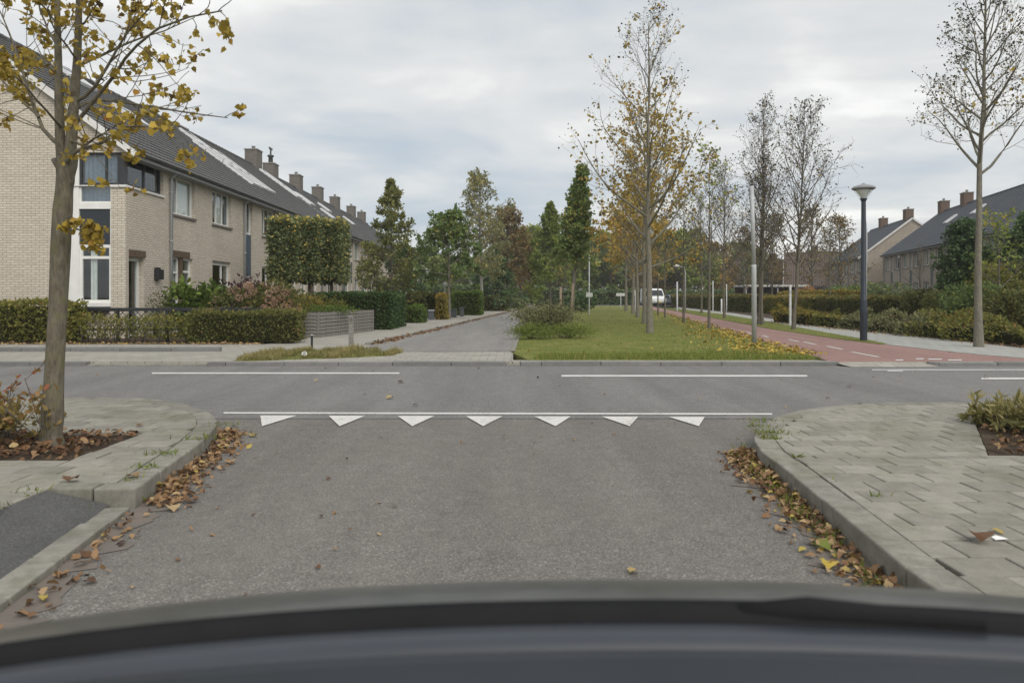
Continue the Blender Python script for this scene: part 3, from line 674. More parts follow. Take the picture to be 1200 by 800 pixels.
mark('cycle_line', [rect(1022, 1270, 433.2, 434.2, 0.0), rect(1040, 1058, 434.6, 435.6, 0.0)], 0.009, 'road_paint_worn', '')

# ---- tiles and kerbs of the two near corners
def clip(poly, convex):
    out = list(poly); n = len(convex)
    for i in range(n):
        ax, ay = convex[i]; bx, by = convex[(i + 1) % n]; inp = out; out = []
        if not inp: return []
        side = lambda p: (bx - ax) * (p[1] - ay) - (by - ay) * (p[0] - ax)
        for k in range(len(inp)):
            p, q = inp[k], inp[(k + 1) % len(inp)]; sp, sq = side(p), side(q)
            if sp >= 0: out.append(p)
            if (sp >= 0) != (sq >= 0):
                t = sp / (sp - sq); out.append((p[0] + (q[0] - p[0]) * t, p[1] + (q[1] - p[1]) * t))
    return out
def parea(p): return 0.5 * sum(p[i][0] * p[(i + 1) % len(p)][1] - p[(i + 1) % len(p)][0] * p[i][1] for i in range(len(p)))
PZ = 0.12; TW, TH = 0.285, 0.205
tile_cache = {}
def tiles(parent, regions, ox, oy, seed, tilt=0.0):
    r = random.Random(seed); n = 0
    for reg in regions:
        x0 = min(p[0] for p in reg); x1 = max(p[0] for p in reg); y0 = min(p[1] for p in reg); y1 = max(p[1] for p in reg)
        j0 = int((y0 - oy) / TH) - 1; j1 = int((y1 - oy) / TH) + 1
        for j in range(j0, j1 + 1):
            i0 = int((x0 - ox) / TW) - 2; i1 = int((x1 - ox) / TW) + 1
            for i in range(i0, i1 + 1):
                g = 0.0042; bx = ox + i * TW + (j % 2) * TW * 0.5; by = oy + j * TH
                full = [(bx + g, by + g), (bx + TW - g, by + g), (bx + TW - g, by + TH - g), (bx + g, by + TH - g)]
                q = clip(reg, full)
                if len(q) < 3 or parea(q) < 0.004: continue
                cx = bx + TW / 2; cy = by + TH / 2
                if abs(parea(q) - parea(full)) < 1e-6:
                    if 'full' not in tile_cache:
                        mb = MB(); mb.prism([(a - cx, b - cy) for a, b in full], -0.06, 0.0, 0.004); tile_cache['full'] = mb.mesh('tile', M['tile_concrete'])
                    o = link('tile', tile_cache['full'], parent)
                else:
                    mb = MB(); mb.prism([(a - cx, b - cy) for a, b in q], -0.06, 0.0, 0.003); o = mb.build('tile', M['tile_concrete'], parent)
                o.location = (cx + r.uniform(-.002, .002), cy + r.uniform(-.002, .002), PZ + r.uniform(-0.0025, 0.002))
                o.rotation_euler = (r.uniform(-.006, .006), r.uniform(-.006, .006), r.uniform(-.01, .01)); n += 1
    return n
def offset_line(pts, d):
    out = []
    for i, p in enumerate(pts):
        a = pts[max(i - 1, 0)]; b = pts[min(i + 1, len(pts) - 1)]; tx, ty = b[0] - a[0], b[1] - a[1]; l = math.hypot(tx, ty)
        out.append((p[0] - ty / l * d, p[1] + tx / l * d))
    return out
def resample(pts, step):
    out = [pts[0]]; acc = 0.0
    for a, b in zip(pts[:-1], pts[1:]):
        l = math.hypot(b[0] - a[0], b[1] - a[1]); t = step - acc
        while t <= l: out.append((a[0] + (b[0] - a[0]) * t / l, a[1] + (b[1] - a[1]) * t / l)); t += step
        acc = l - (t - step)
    if math.hypot(out[-1][0] - pts[-1][0], out[-1][1] - pts[-1][1]) > step * 0.3: out.append(pts[-1])
    return out
def kerb_row(parent, outer, width, z0, z1, lengths, m, seed, ch=0.011, slope=0.0, name='kerb_stone'):
    """kerb stones between an outer line and its offset to the left"""
    fine = resample(outer, 0.02); inner = offset_line(fine, width); r = random.Random(seed); i = 0; k = 0
    while i < len(fine) - 2:
        j = min(len(fine) - 1, i + int(lengths[k % len(lengths)] / 0.02 * r.uniform(0.93, 1.07)))
        if len(fine) - 1 - j < 6: j = len(fine) - 1
        st = max(1, (j - i) // 4); ids = list(range(i, j, st)) + [j]
        g = 0.004
        o_ = [fine[q] for q in ids]; n_ = [inner[q] for q in ids]
        # small open joint at each end
        def shrink(l):
            l = list(l)
            for e, f in ((0, 1), (-1, -2)):
                dx_, dy_ = l[f][0] - l[e][0], l[f][1] - l[e][1]; d = math.hypot(dx_, dy_) or 1; l[e] = (l[e][0] + dx_ / d * g, l[e][1] + dy_ / d * g)
            return l
        o_, n_ = shrink(o_), shrink(n_); poly = o_ + n_[::-1]
        if parea(poly) < 0: poly = poly[::-1]
        cx = sum(p[0] for p in poly) / len(poly); cy = sum(p[1] for p in poly) / len(poly)
        zt = z1 + r.uniform(-.006, .004)
        mb = MB(); mb.prism([(p[0] - cx, p[1] - cy) for p in poly], z0, zt, 0.0)
        o = mb.build(name, M[m], parent, loc=(cx, cy, 0))
        b = o.modifiers.new('bevel', 'BEVEL'); b.width = ch; b.segments = 2; b.limit_method = 'ANGLE'; b.angle_limit = math.radians(50)
        i = j; k += 1
# right corner
R_out = [(1.46, -6), (1.50, 0.0), (1.57, 2.88), (1.70, 4.27), (1.76, 5.13), (1.84, 5.53), (1.98, 5.88), (2.22, 6.30), (2.44, 6.62), (2.75, 6.93), (3.05, 7.14), (3.40, 7.30), (3.95, 7.44), (5.3, 7.47), (9.0, 7.47)]
R_in = offset_line(resample(R_out, 0.05), -0.165)
right_pav = tag(MB().prism([(p[0] + .01, p[1] - .01) for p in R_in][::-1] + [(R_in[0][0], -6)] + [(9, -6), (9, R_in[-1][1])], -0.05, 0.085).build('pavement', M['joint_sand']), kind='structure')
reg = [(R_in[i][0] - .002, R_in[i][1] + .002) for i in range(0, len(R_in), 3)]
BX, BY0, BY1 = 3.66, 4.95, 6.45
def cut(poly, *planes):
    """keep where a*x+b*y>=c"""
    for a, b, c in planes:
        out = []
        for k in range(len(poly)):
            p, q = poly[k], poly[(k + 1) % len(poly)]; sp = a * p[0] + b * p[1] - c; sq = a * q[0] + b * q[1] - c
            if sp >= 0: out.append(p)
            if (sp >= 0) != (sq >= 0): t = sp / (sp - sq); out.append((p[0] + (q[0] - p[0]) * t, p[1] + (q[1] - p[1]) * t))
        poly = out
    return poly
full = [p for p in reg] + [(7.2, reg[-1][1]), (7.2, -1.0)]
full = full if parea(full) > 0 else full[::-1]
RA = cut(full, (0, 1, BY1), (-1, 0, -6.0)); RB = cut(full, (0, -1, -BY1), (0, 1, BY0), (-1.5, 0.85, -0.6675)); RC = cut(full, (0, -1, -BY0), (0, 1, 2.2), (-1, 0, -4.4))
nt = tiles(right_pav, [RA, RB, RC], 1.62, 2.2, 5)
kerb_row(right_pav, cut_r := [p for p in R_out], -0.16, -0.08, PZ, [1.0, 1.0, 1.0, 1.0, 1.0, 1.0, 0.98, 1.0, 1.0, 1.0, 0.5, 0.42, 0.45, 0.5, 0.6, 0.9], 'kerb_concrete', 3)
sheet('planting_bed', [(3.27, BY0 + .01), (9, BY0 + .01), (9, BY1 - .01), (4.11, BY1 - .01)], PZ - 0.02, 'soil')
for q_ in ([(4.41, -6), (9, -6), (9, BY0), (4.41, BY0)], [(6.01, BY1), (9, BY1), (9, 7.29), (6.01, 7.29)], [(1.70, -6), (4.41, -6), (4.41, 2.19), (1.73, 2.19)]): slab('pavement', q_, 0.0, PZ - .002, 'paving_far')
# left corner
L_out = [(-9.5, 7.85), (-5.5, 7.85), (-4.29, 7.84), (-3.81, 7.70), (-3.33, 7.36), (-2.94, 6.96), (-2.68, 6.55), (-2.50, 6.16), (-2.37, 5.63), (-2.29, 5.19), (-2.24, 4.80), (-2.19, 4.50), (-2.14, 4.23)]
L_in = offset_line(resample(L_out, 0.05), -0.165)
lp = [(p[0] + .002, p[1] + .002) for p in L_in[::3]] + [(-2.32, 4.235)]
fullL = lp + [(-9, 4.235), (-9, 7.6)]; fullL = fullL if parea(fullL) > 0 else fullL[::-1]
left_pav = tag(MB().prism([(p[0] - .01, p[1] - .01) for p in L_in][::-1] + [(-9.5, 7.6), (-9.5, 4.24), (-2.31, 4.24)] if False else [(-2.31, 4.24)] + [(p[0] - .012, p[1] - .012) for p in L_in[::-1]] + [(-9.5, 4.24)], -0.05, 0.085).build('pavement', M['joint_sand']), kind='structure')
LBX, LB0, LB1 = -2.93, 4.80, 5.80
LA = cut(fullL, (0, 1, LB1), (1, 0, -6.4)); LB = cut(fullL, (0, -1, -LB1), (0, 1, LB0), (1, 0, LBX)); LC = cut(fullL, (0, -1, -LB0), (1, 0, -4.4))
LD = [(-4.4, 2.4), (-2.62, 2.4), (-2.62, 4.225), (-4.4, 4.225)]
tag(MB().prism([(-9.5, -6), (-2.63, -6), (-2.63, 4.235), (-9.5, 4.235)], -0.05, 0.083).build('pavement', M['joint_sand']), kind='structure')
tiles(left_pav, [LA, LB, LC, LD], -2.36 - 10 * TW, 4.235, 9)
kerb_row(left_pav, L_out, -0.16, -0.08, PZ, [1.0, 1.0, 1.0, 1.0, 0.6, 0.5, 0.45, 0.5, 0.55, 0.5, 0.4], 'kerb_concrete', 4)
sheet('planting_bed', [(-9.4, LB0 + .01), (LBX - .01, LB0 + .01), (LBX - .01, LB1 - .01), (-9.4, LB1 - .01)], PZ - 0.02, 'soil')
for q_ in ([(-9.4, -6), (-4.41, -6), (-4.41, LB0), (-9.4, LB0)], [(-9.4, LB1), (-6.41, LB1), (-6.41, 7.67), (-9.4, 7.67)], [(-4.41, -6), (-2.63, -6), (-2.63, 2.39), (-4.41, 2.39)]): slab('pavement', q_, 0.0, PZ - .002, 'paving_far')
# front blocks closing the raised corner, and the dark asphalt ramp with its flush concrete strip
fb = [(-2.62, 4.10), (-2.30, 4.10), (-2.13, 4.12)]
kerb_row(left_pav, [(-2.635, 4.095), (-2.13, 4.115)], 0.13, -0.08, PZ, [0.255], 'kerb_concrete', 6)
ramp_l = [(-2.625, 4.09), (-2.27, 4.09), (-2.02, 2.6), (-1.85, 1.5), (-1.7, -4), (-2.625, -4)]
tag(MB().add([(-2.625, 4.09, .112), (-2.27, 4.09, .03), (-2.02, 2.6, .03), (-1.85, 1.5, .03), (-1.7, -4, .03), (-2.625, -4, .112)], [(0, 5, 4, 3, 2, 1)]).build('asphalt_ramp', M['asphalt_dark']), kind='structure')
strip = tag(MB().prism([(-2.28, 4.06), (-2.14, 4.06), (-1.92, 2.6), (-1.72, 1.4), (-1.55, -4), (-1.72, -4), (-1.87, 1.4), (-2.06, 2.6)][::-1], -0.05, 0.01).build('gutter_strip', M['joint_sand']), kind='structure')
kerb_row(strip, [(-1.55, -4), (-1.72, 1.4), (-1.92, 2.6), (-2.135, 4.06)], 0.14, -0.05, 0.034, [0.48], 'kerb_concrete', 8, ch=0.006, name='strip_stone')
# mossy gutter strip of reddish gravel at the left edge of the road
def grit(line, width, seed):
    """strip of grit along a kerb with a ragged road edge"""
    r = random.Random(seed); L = resample(line, 0.06); out = offset_line(L, width)
    sheet('gutter', L + [(p[0] + r.gauss(0, abs(width) * .28), p[1] + r.gauss(0, .02)) for p in out[::-1]], 0.0035, 'gutter_grit')
grit([(-1.60, -2), (-1.72, 1.4), (-1.92, 2.6), (-2.14, 4.2), (-2.24, 4.9), (-2.36, 5.6)], -0.15, 1)
grit([(1.52, 0.0), (1.57, 2.88), (1.70, 4.27), (1.76, 5.13), (1.84, 5.53)], 0.17, 2)
# ---- far kerbs
fk = empty('far_kerb', (0, 0, 0)); fk['kind'] = 'structure'
kerb_row(fk, [(-7.4, KY), (-40, KY)], -0.15, -0.05, GZ + .006, [1.0], 'kerb_grey', 11)
kerb_row(fk, [(-5.3, KY + .01), (-7.4, KY + .01)], -0.15, -0.05, 0.03, [1.0], 'kerb_concrete', 12)
kerb_row(fk, [(-0.1, KY), (-5.3, KY)], -0.15, -0.05, GZ + .006, [1.0], 'kerb_grey', 13)
kerb_row(fk, [(0.15, KY + 0.01), (-0.1, KY + 0.01)], -0.15, -0.05, 0.035, [1.0], 'kerb_concrete', 14)
kerb_row(fk, [(5.72, KY + 0.05), (5.5, KY), (0.15, KY)], -0.15, -0.05, GZ + .008, [1.0], 'kerb_grey', 15)
kerb_row(fk, [(30, KY), (7.35, KY), (7.25, KY + .04)], -0.13, -0.05, GZ, [1.0], 'kerb_grey', 16)
# raised kerb of the terrace in front of the hedge
tk = empty('garden_kerb', (0, 0, 0)); tk['kind'] = 'structure'
k0 = P(257, 412, GZ)
kerb_row(tk, [(k0.x, k0.y), (-35, k0.y)], -0.16, 0.02, GZ + 0.09, [1.0], 'kerb_grey', 17)
sk = empty('street_kerb', (0, 0, 0)); sk['kind'] = 'structure'
kerb_row(sk, [(p.x, p.y) for p in left_edge], 0.14, 0.02, GZ + 0.05, [1.0], 'kerb_concrete', 18)
mk = empty('median_kerb', (0, 0, 0)); mk['kind'] = 'structure'
kerb_row(mk, [(p.x, p.y) for p in right_edge[::-1]], -0.10, 0.02, GZ + 0.03, [1.0], 'kerb_concrete', 19)
# ---------------------------------------------------------------- row houses
# house frame: facade lies in local x=0 facing +x and runs along +y; gable in y=0 faces -y; house body is at x<0
def wall(mb, origin, ud, nd, length, z0, z1, ops, thick=0.30):
    """wall skin with real openings and reveals. ud along, nd outward"""
    o = Vector(origin); ud = Vector(ud); nd = Vector(nd); zv = Vector((0, 0, 1))
    us = sorted({0.0, length} | {u for op in ops for u in op[:2]}); zs = sorted({z0, z1} | {z for op in ops for z in op[2:4]})
    flip = ud.cross(zv).dot(nd) < 0
    def quad(a, b, c, d): mb.add([a, b, c, d], [(3, 2, 1, 0) if flip else (0, 1, 2, 3)])
    pt = lambda u, z, n=0.0: o + ud * u + zv * z + nd * n
    for i in range(len(us) - 1):
        for j in range(len(zs) - 1):
            um, zm = (us[i] + us[i + 1]) / 2, (zs[j] + zs[j + 1]) / 2
            if any(a < um < b and c < zm < d for a, b, c, d in ops): continue
            quad(pt(us[i], zs[j]), pt(us[i + 1], zs[j]), pt(us[i + 1], zs[j + 1]), pt(us[i], zs[j + 1]))
    for a, b, c, d in ops:
        for (p, q) in (((a, c), (a, d)), ((a, d), (b, d)), ((b, d), (b, c)), ((b, c), (a, c))):
            if p[0] == q[0] and (p[0] <= 0.0 or p[0] >= length): continue      # open corner
            mb.add([pt(*p), pt(*q), pt(*q, -thick), pt(*p, -thick)], [(0, 1, 2, 3)])
class Plane:
    def __init__(s, o, u, n): s.o = Vector(o); s.u = Vector(u); s.n = Vector(n)
    def pt(s, u, z, n=0.0): return s.o + s.u * u + Vector((0, 0, z)) + s.n * n
    def box(s, mb, u0, u1, z0, z1, n0, n1):
        vs = [s.pt(u, z, n) for n in (n0, n1) for (u, z) in ((u0, z0), (u1, z0), (u1, z1), (u0, z1))]
        fs = [(0, 1, 2, 3), (7, 6, 5, 4), (0, 4, 5, 1), (1, 5, 6, 2), (2, 6, 7, 3), (3, 7, 4, 0)]
        if s.u.cross(Vector((0, 0, 1))).dot(s.n) > 0: fs = [f[::-1] for f in fs]
        mb.add(vs, fs)
def window(house, pl, u0, u1, z0, z1, mull=(), trans=None, frame='frame_white', curtain=None, sill=True, fw=0.07, depth=0.10, lintel=False, name='window', glass_m='window_glass', slats=()):
    mb = MB(); n0, n1 = -depth - 0.06, -depth
    for a, b, c, d in ((u0, u0 + fw, z0, z1), (u1 - fw, u1, z0, z1), (u0 + fw, u1 - fw, z0, z0 + fw), (u0 + fw, u1 - fw, z1 - fw, z1)): pl.box(mb, a, b, c, d, n0, n1)
    W = u1 - u0
    for f in mull: pl.box(mb, u0 + W * f - fw * 0.45, u0 + W * f + fw * 0.45, z0 + fw, z1 - fw, n0, n1 - 0.004)
    if trans: pl.box(mb, u0 + fw, u1 - fw, z0 + (z1 - z0) * trans - fw * 0.45, z0 + (z1 - z0) * trans + fw * 0.45, n0, n1 - 0.008)
    w = mb.build(name, M[frame], house)
    edges = [0] + list(mull) + [1]
    for i in range(len(edges) - 1):
        a = u0 + W * edges[i] + (fw if i == 0 else fw * 0.45); b = u0 + W * edges[i + 1] - (fw if i == len(edges) - 2 else fw * 0.45)
        zs = [z0 + fw, z1 - fw] if not trans else [z0 + fw, z0 + (z1 - z0) * trans - fw * 0.45, z0 + (z1 - z0) * trans + fw * 0.45, z1 - fw]
        for k in range(0, len(zs), 2):
            mb = MB(); pl.box(mb, a, b, zs[k], zs[k + 1], n0 + 0.02, n0 + 0.034); mb.build('pane', M[glass_m], w)
    if sill:
        mb = MB(); pl.box(mb, u0 - 0.06, u1 + 0.06, z0 - 0.07, z0 - 0.002, -depth + 0.005, 0.055); mb.build('sill', M['sill_stone'], w)
    if curtain:
        for (f0, f1, m) in curtain:
            # pleated cloth behind the glass
            vs, fs = [], []; N = max(4, int((f1 - f0) * W / 0.06))
            for k in range(N + 1):
                u = u0 + W * (f0 + (f1 - f0) * k / N); n = -depth - 0.075 - (0.03 if k % 2 else 0.0)
                vs += [pl.pt(u, z0 + 0.03, n), pl.pt(u, z1 - 0.02, n)]
            for k in range(N): fs.append((2 * k, 2 * k + 2, 2 * k + 3, 2 * k + 1))
            MB().add(vs, fs).build('curtain', M[m], w)
    return w
def panel(house, pl, u0, u1, z0, z1, m, name='panel', n0=-0.14, n1=-0.07):
    mb = MB(); pl.box(mb, u0, u1, z0, z1, n0, n1); return mb.build(name, M[m], house)

def roof(house, y0, y1, depth, ez, pitch, m, over=0.32, verge='coping_white', courses=0.30):
    """pitched roof with overlapping tile courses on both slopes, ridge along y"""
    th = math.radians(pitch); half = depth / 2; c, s = math.cos(th), math.sin(th)
    total = (half + over) / c; n = int(total / courses); st = total / n; mb = MB()
    for side in (1, -1):
        for i in range(n):
            a = i * st; b = a + st + 0.05
            pa = (over - a * c, ez - over * math.tan(th) + a * s); pb = (over - min(b, total) * c, ez - over * math.tan(th) + min(b, total) * s)
            lift = 0.034
            def X(x): return x if side == 1 else -depth - x
            vs = []
            for y in (y0, y1): vs += [(X(pa[0]), y, pa[1] + 0.10), (X(pa[0] + s * lift), y, pa[1] + 0.10 + c * lift), (X(pb[0]), y, pb[1] + 0.10 + 0.006)]
            fs = [(0, 3, 4, 1), (1, 4, 5, 2), (0, 1, 2), (3, 5, 4), (0, 2, 5, 3)]
            mb.add(vs, fs if side == -1 else [f[::-1] for f in fs])
    rz = ez + half * math.tan(th)
    R = mb.build('roof', M[m], house)
    q = MB()
    k = 0
    for y in np.arange(y0, y1, 0.42): q.tube([(-half, y, rz + 0.10), (-half, min(y + 0.44, y1), rz + 0.105)], [0.105, 0.115], 8)
    q.build('ridge_tiles', M[m], R)
    # deck under the tiles closes the loft
    d = MB(); vs = []
    for y in (y0 + 0.12, y1 - 0.12): vs += [(over - 0.05, y, ez - over * math.tan(th) + 0.05), (-half, y, rz + 0.05), (-depth - over + 0.05, y, ez - over * math.tan(th) + 0.05)]
    d.add(vs, [(0, 1, 4, 3), (1, 2, 5, 4)]); d.build('roof_deck', M['gutter_dark'], R)
    for y in (y0 - 0.02, y1 + 0.02):
        for side in (1, -1):
            X = lambda x: x if side == 1 else -depth - x
            b = MB(); b.bar((X(over), y, ez - over * math.tan(th) + 0.03), (X(-half), y, rz + 0.03), 0.05, 0.17, up=(0, 1, 0) if False else (0, 0, 1)); b.build('verge_board', M[verge], R)
    return R, rz
def gutter(house, y0, y1, x, z):
    mb = MB(); N = 6; prof = [(0.13, 0.0)] + [(0.065 + 0.065 * math.cos(t), -0.085 * math.sin(t)) for t in np.linspace(0.2, math.pi, N)] + [(0.0, 0.03)]
    vs, fs = [], []
    for y in (y0, y1): vs += [(x + p[0], y, z + p[1]) for p in prof]
    n = len(prof)
    for i in range(n - 1): fs.append((i, i + 1, n + i + 1, n + i))
    fs += [tuple(range(n)), tuple(range(n, 2 * n))[::-1]]
    mb.add(vs, fs); mb.build('gutter', M['gutter_dark'], house)
    b = MB(); b.box(-0.01, x + 0.02, y0, y1, z - 0.16, z - 0.05); b.build('soffit', M['frame_grey'], house)
def downpipe(house, y, ez, x=0.07):
    mb = MB(); mb.tube([(x + 0.22, y, ez - 0.12), (x, y, ez - 0.34), (x, y, 0.05)], 0.042, 8)
    for z in (1.2, 2.9, 4.4): mb.tube([(x, y, z), (x, y, z + 0.05)], 0.055, 8)
    mb.build('downpipe', M['zinc'], house)
def chimney(house, y, rz, depth, w=0.75, d=0.95, h=1.0, m='brick_chimney', pots=1, cowl=False):
    mb = MB(); cx = -depth / 2; mb.box(cx - w / 2, cx + w / 2, y - d / 2, y + d / 2, rz - 0.9, rz + h); ch = mb.build('chimney', M[m], house)
    q = MB(); q.box(cx - w / 2 - 0.04, cx + w / 2 + 0.04, y - d / 2 - 0.04, y + d / 2 + 0.04, rz + h, rz + h + 0.07); q.build('chimney_cap', M['chimney_cap'], ch)
    for k in range(pots):
        q = MB(); q.lathe([(0.10, 0), (0.11, 0.2), (0.13, 0.22), (0.09, 0.24), (0.0, 0.24)], 12, (cx, y + (k - (pots - 1) / 2) * 0.3, rz + h + 0.07)); q.build('chimney_pot', M['chimney_cap'], ch)
    if cowl:
        q = MB(); z = rz + h + 0.07; q.lathe([(0.16, 0), (0.14, 0.45), (0.22, 0.47), (0.22, 0.55), (0.10, 0.6), (0.06, 0.62), (0.05, 1.05), (0.0, 1.05)], 12, (cx, y, z)); q.bar((cx, y - 0.3, z + 1.0), (cx, y + 0.3, z + 1.0), 0.06, 0.14); q.build('chimney_cowl', M['gutter_dark'], ch)
def on_slope(ez, pitch, sl, lift): 
    """point a distance sl up the front slope, lifted off the tiles: (x, z)"""
    th = math.radians(pitch); return (-sl * math.cos(th) + lift * math.sin(th), ez + 0.10 + sl * math.sin(th) + lift * math.cos(th))
def slope_box(mb, ez, pitch, y0, y1, s0, s1, l0, l1):
    vs = []
    for l in (l0, l1):
        for (y, s_) in ((y0, s0), (y1, s0), (y1, s1), (y0, s1)): x, z = on_slope(ez, pitch, s_, l); vs.append((x, y, z))
    mb.add(vs, [(3, 2, 1, 0), (4, 5, 6, 7), (0, 1, 5, 4), (1, 2, 6, 5), (2, 3, 7, 6), (3, 0, 4, 7)])
def skylight(house, ez, pitch, y0, y1, s0, s1, fm='alu', gm='roof_glass', name='skylight'):
    mb = MB(); f = 0.09
    for a, b, c, d in ((y0, y0 + f, s0, s1), (y1 - f, y1, s0, s1), (y0 + f, y1 - f, s0, s0 + f), (y0 + f, y1 - f, s1 - f, s1)): slope_box(mb, ez, pitch, a, b, c, d, 0.0, 0.13)
    w = mb.build(name, M[fm], house); q = MB(); slope_box(q, ez, pitch, y0 + f, y1 - f, s0 + f, s1 - f, 0.0, 0.10); q.build('pane', M[gm], w)
    return w
def gable_tri(mb, y, depth, ez, pitch, flip):
    rz = ez + depth / 2 * math.tan(math.radians(pitch)); f = (0, 1, 2) if not flip else (2, 1, 0)
    mb.add([(-depth, y, ez), (0, y, ez), (-depth / 2, y, rz)], [f])

# ------------------------------------------ the cream brick row on the left
LX, LY0 = -10.6, 19.9
EZ, PITCH, DEPTH, LEN = 5.30, 36.0, 10.8, 25.6
hA = empty('row_house', (LX, LY0, 0), 0, 'cream brick terraced row with glazed corner bay and roof windows', 'house')
PF = Plane((0, 0, 0), (0, 1, 0), (1, 0, 0)); PG = Plane((-DEPTH, 0, 0), (1, 0, 0), (0, -1, 0))
def yy(px): return F * (-LX) / (600 - px) - LY0
Y = yy
w1 = (2.78, 4.30, 3.86, 5.08); 
up = [(Y(203), Y(228)), (Y(249), Y(270.5)), (Y(307), Y(322)), (14.3, 15.8), (18.4, 19.9), (21.6, 23.1)]
stp = [(Y(287), Y(296)), (16.6, 17.5), (24.0, 24.8)]
dn = [(Y(249), Y(270.5)), (Y(307), Y(322)), (14.3, 15.8), (21.6, 23.1)]
grp = [(Y(201.5), Y(226)), (18.0, 19.6)]
ops = [(0.16, 1.02, 0.05, 2.32), (0.0, 2.16, 4.24, 5.16)]
ops += [(a, b, 3.80, 5.02) for a, b in up] + [(a, b, 0.3, 5.06) for a, b in stp] + [(a, b, 0.85, 2.50) for a, b in dn] + [(a, b, 0.05, 2.46) for a, b in grp]
mb = MB(); wall(mb, (0, 0, 0), (0, 1, 0), (1, 0, 0), LEN, -0.1, EZ, ops)
gops = [(DEPTH - 1.62, DEPTH - 0.40, 0.98, 4.24), (DEPTH - 1.62, DEPTH, 4.24, 5.16)]
wall(mb, (-DEPTH, 0, 0), (1, 0, 0), (0, -1, 0), DEPTH, -0.1, EZ, gops)
gable_tri(mb, 0, DEPTH, EZ, PITCH, False); gable_tri(mb, LEN, DEPTH, EZ, PITCH, True)
mb.add([(0, LEN, -0.1), (-DEPTH, LEN, -0.1), (-DEPTH, LEN, EZ), (0, LEN, EZ)], [(0, 1, 2, 3)])
mb.add([(-DEPTH, 0, -0.1), (-DEPTH, LEN, -0.1), (-DEPTH, LEN, EZ), (-DEPTH, 0, EZ)], [(3, 2, 1, 0)])
mb.build('wall', M['brick_cream'], hA)
# floors and inner walls close the rooms behind the glass
mb = MB(); mb.box(-DEPTH + .1, -0.32, 0.32, LEN - .1, 2.62, 2.74)
for y in (5.2, 11.0, 16.8, 22.4): mb.box(-DEPTH + .1, -0.32, y - .08, y + .08, 0, EZ)
mb.box(-3.9, -3.8, 0.3, LEN - .3, 0, EZ); mb.box(-DEPTH + .1, -0.32, 0.32, LEN - .1, 0.0, 0.06)
mb.build('room_wall', M['room_dark'], hA)
cw = 'curtain_white'
for k, (a, b) in enumerate(up):
    cu = [[(0.28, 1.0, cw)], [(0.0, 0.15, cw), (0.34, 0.72, cw), (0.84, 1.0, 'curtain_blue')], [(0.0, 0.15, cw), (0.80, 1.0, cw)], [(0, 0.3, cw)], [(0.4, 1, cw)], [(0, 0.2, cw), (0.8, 1, cw)]][k]  # wide white curtains of the first two windows also imitate bright sky reflections
    window(hA, PF, a, b, 3.80, 5.02, mull=[(0.30,), (0.33, 0.66), (0.33, 0.66), (0.33,), (0.5,), (0.33, 0.66)][k], curtain=cu)
for k, (a, b) in enumerate(dn):
    window(hA, PF, a, b, 0.85, 2.50, mull=[(0.62,), (0.5,), (0.5,), (0.4,)][k], trans=0.93 if k == 0 else None, curtain=[[(0.62, 0.80, cw)], [(0.55, 0.7, cw)], [(0.0, 0.15, cw)], [(0, 0.2, cw)]][k])
for k, (a, b) in enumerate(stp):
    window(hA, PF, a, b, 3.72, 5.06, frame='frame_grey' if k else 'frame_white', sill=False, curtain=[(0.0, 0.35, 'curtain_blue')], mull=(0.5,))
    panel(hA, PF, a, b, 2.06, 3.72, 'panel_blue', n0=-0.2)
    window(hA, PF, a, b, 0.3, 2.06, frame='frame_white', sill=False, mull=(0.5,))
for k, (a, b) in enumerate(grp):
    m0 = a + (b - a) * 0.42; m1 = a + (b - a) * 0.56
    w = window(hA, PF, a, m0, 0.05, 2.46, frame='frame_white', sill=False, trans=0.80, name='door', glass_m='window_glass', curtain=[(0.0, 1.0, 'door_white')])
    panel(hA, PF, m0, m1, 0.05, 2.46, 'lintel_brown', name='pier', n0=-0.3, n1=-0.03)
    window(hA, PF, m1, b, 0.05, 2.46, frame='frame_white', sill=False, trans=0.82, curtain=[(0.0, 0.4, cw)])
    panel(hA, PF, a - 0.05, b + 0.05 - 0.3 * (k == 0), 2.47, 2.66, 'lintel_brown', name='lintel', n0=-0.1, n1=0.02)
w = window(hA, PF, 0.16, 1.02, 0.05, 2.32, frame='frame_white', sill=False, name='door', depth=0.16, fw=0.10)
panel(hA, PF, 0.16, 1.06, 2.33, 2.52, 'lintel_brown', name='lintel', n0=-0.1, n1=0.02)
# corner bay: glazing of the recessed upper floor, coping, blue panel and tall window in the gable
window(hA, PF, 0.20, 2.16, 4.27, 5.16, frame='frame_dark', sill=False, mull=(0.52,), depth=0.10, fw=0.09, curtain=[(0.0, 0.12, 'curtain_blue')])
panel(hA, PF, 0.05, 0.20, 4.275, 5.16, 'frame_dark', name='corner_post', n0=-0.19, n1=-0.05)
panel(hA, PF, 0.0, 2.18, 4.21, 4.27, 'coping_white', name='coping', n0=-0.30, n1=0.05)
g0, g1 = DEPTH - 1.30, DEPTH - 0.40
panel(hA, PG, DEPTH - 1.62, g0, 0.98, 5.16, 'frame_white', name='white_panel', n0=-0.12, n1=-0.03)
window(hA, PG, g0, g1, 1.04, 2.64, mull=(), trans=0.78, curtain=[(0.30, 0.50, cw)], depth=0.06, fw=0.085, sill=False)
panel(hA, PG, g0 - 0.02, g1, 0.94, 1.04, 'coping_white', name='sill', n0=-0.2, n1=0.05)
panel(hA, PG, g0 + 0.02, g1 - 0.05, 2.64, 3.62, 'panel_slate', n0=-0.14, n1=-0.06)
panel(hA, PG, g1 - 0.05, g1, 2.64, 3.62, 'frame_white', name='panel_trim', n0=-0.14, n1=-0.045)
panel(hA, PG, g0, g1, 3.62, 3.78, 'frame_white', name='floor_band', n0=-0.14, n1=-0.03)
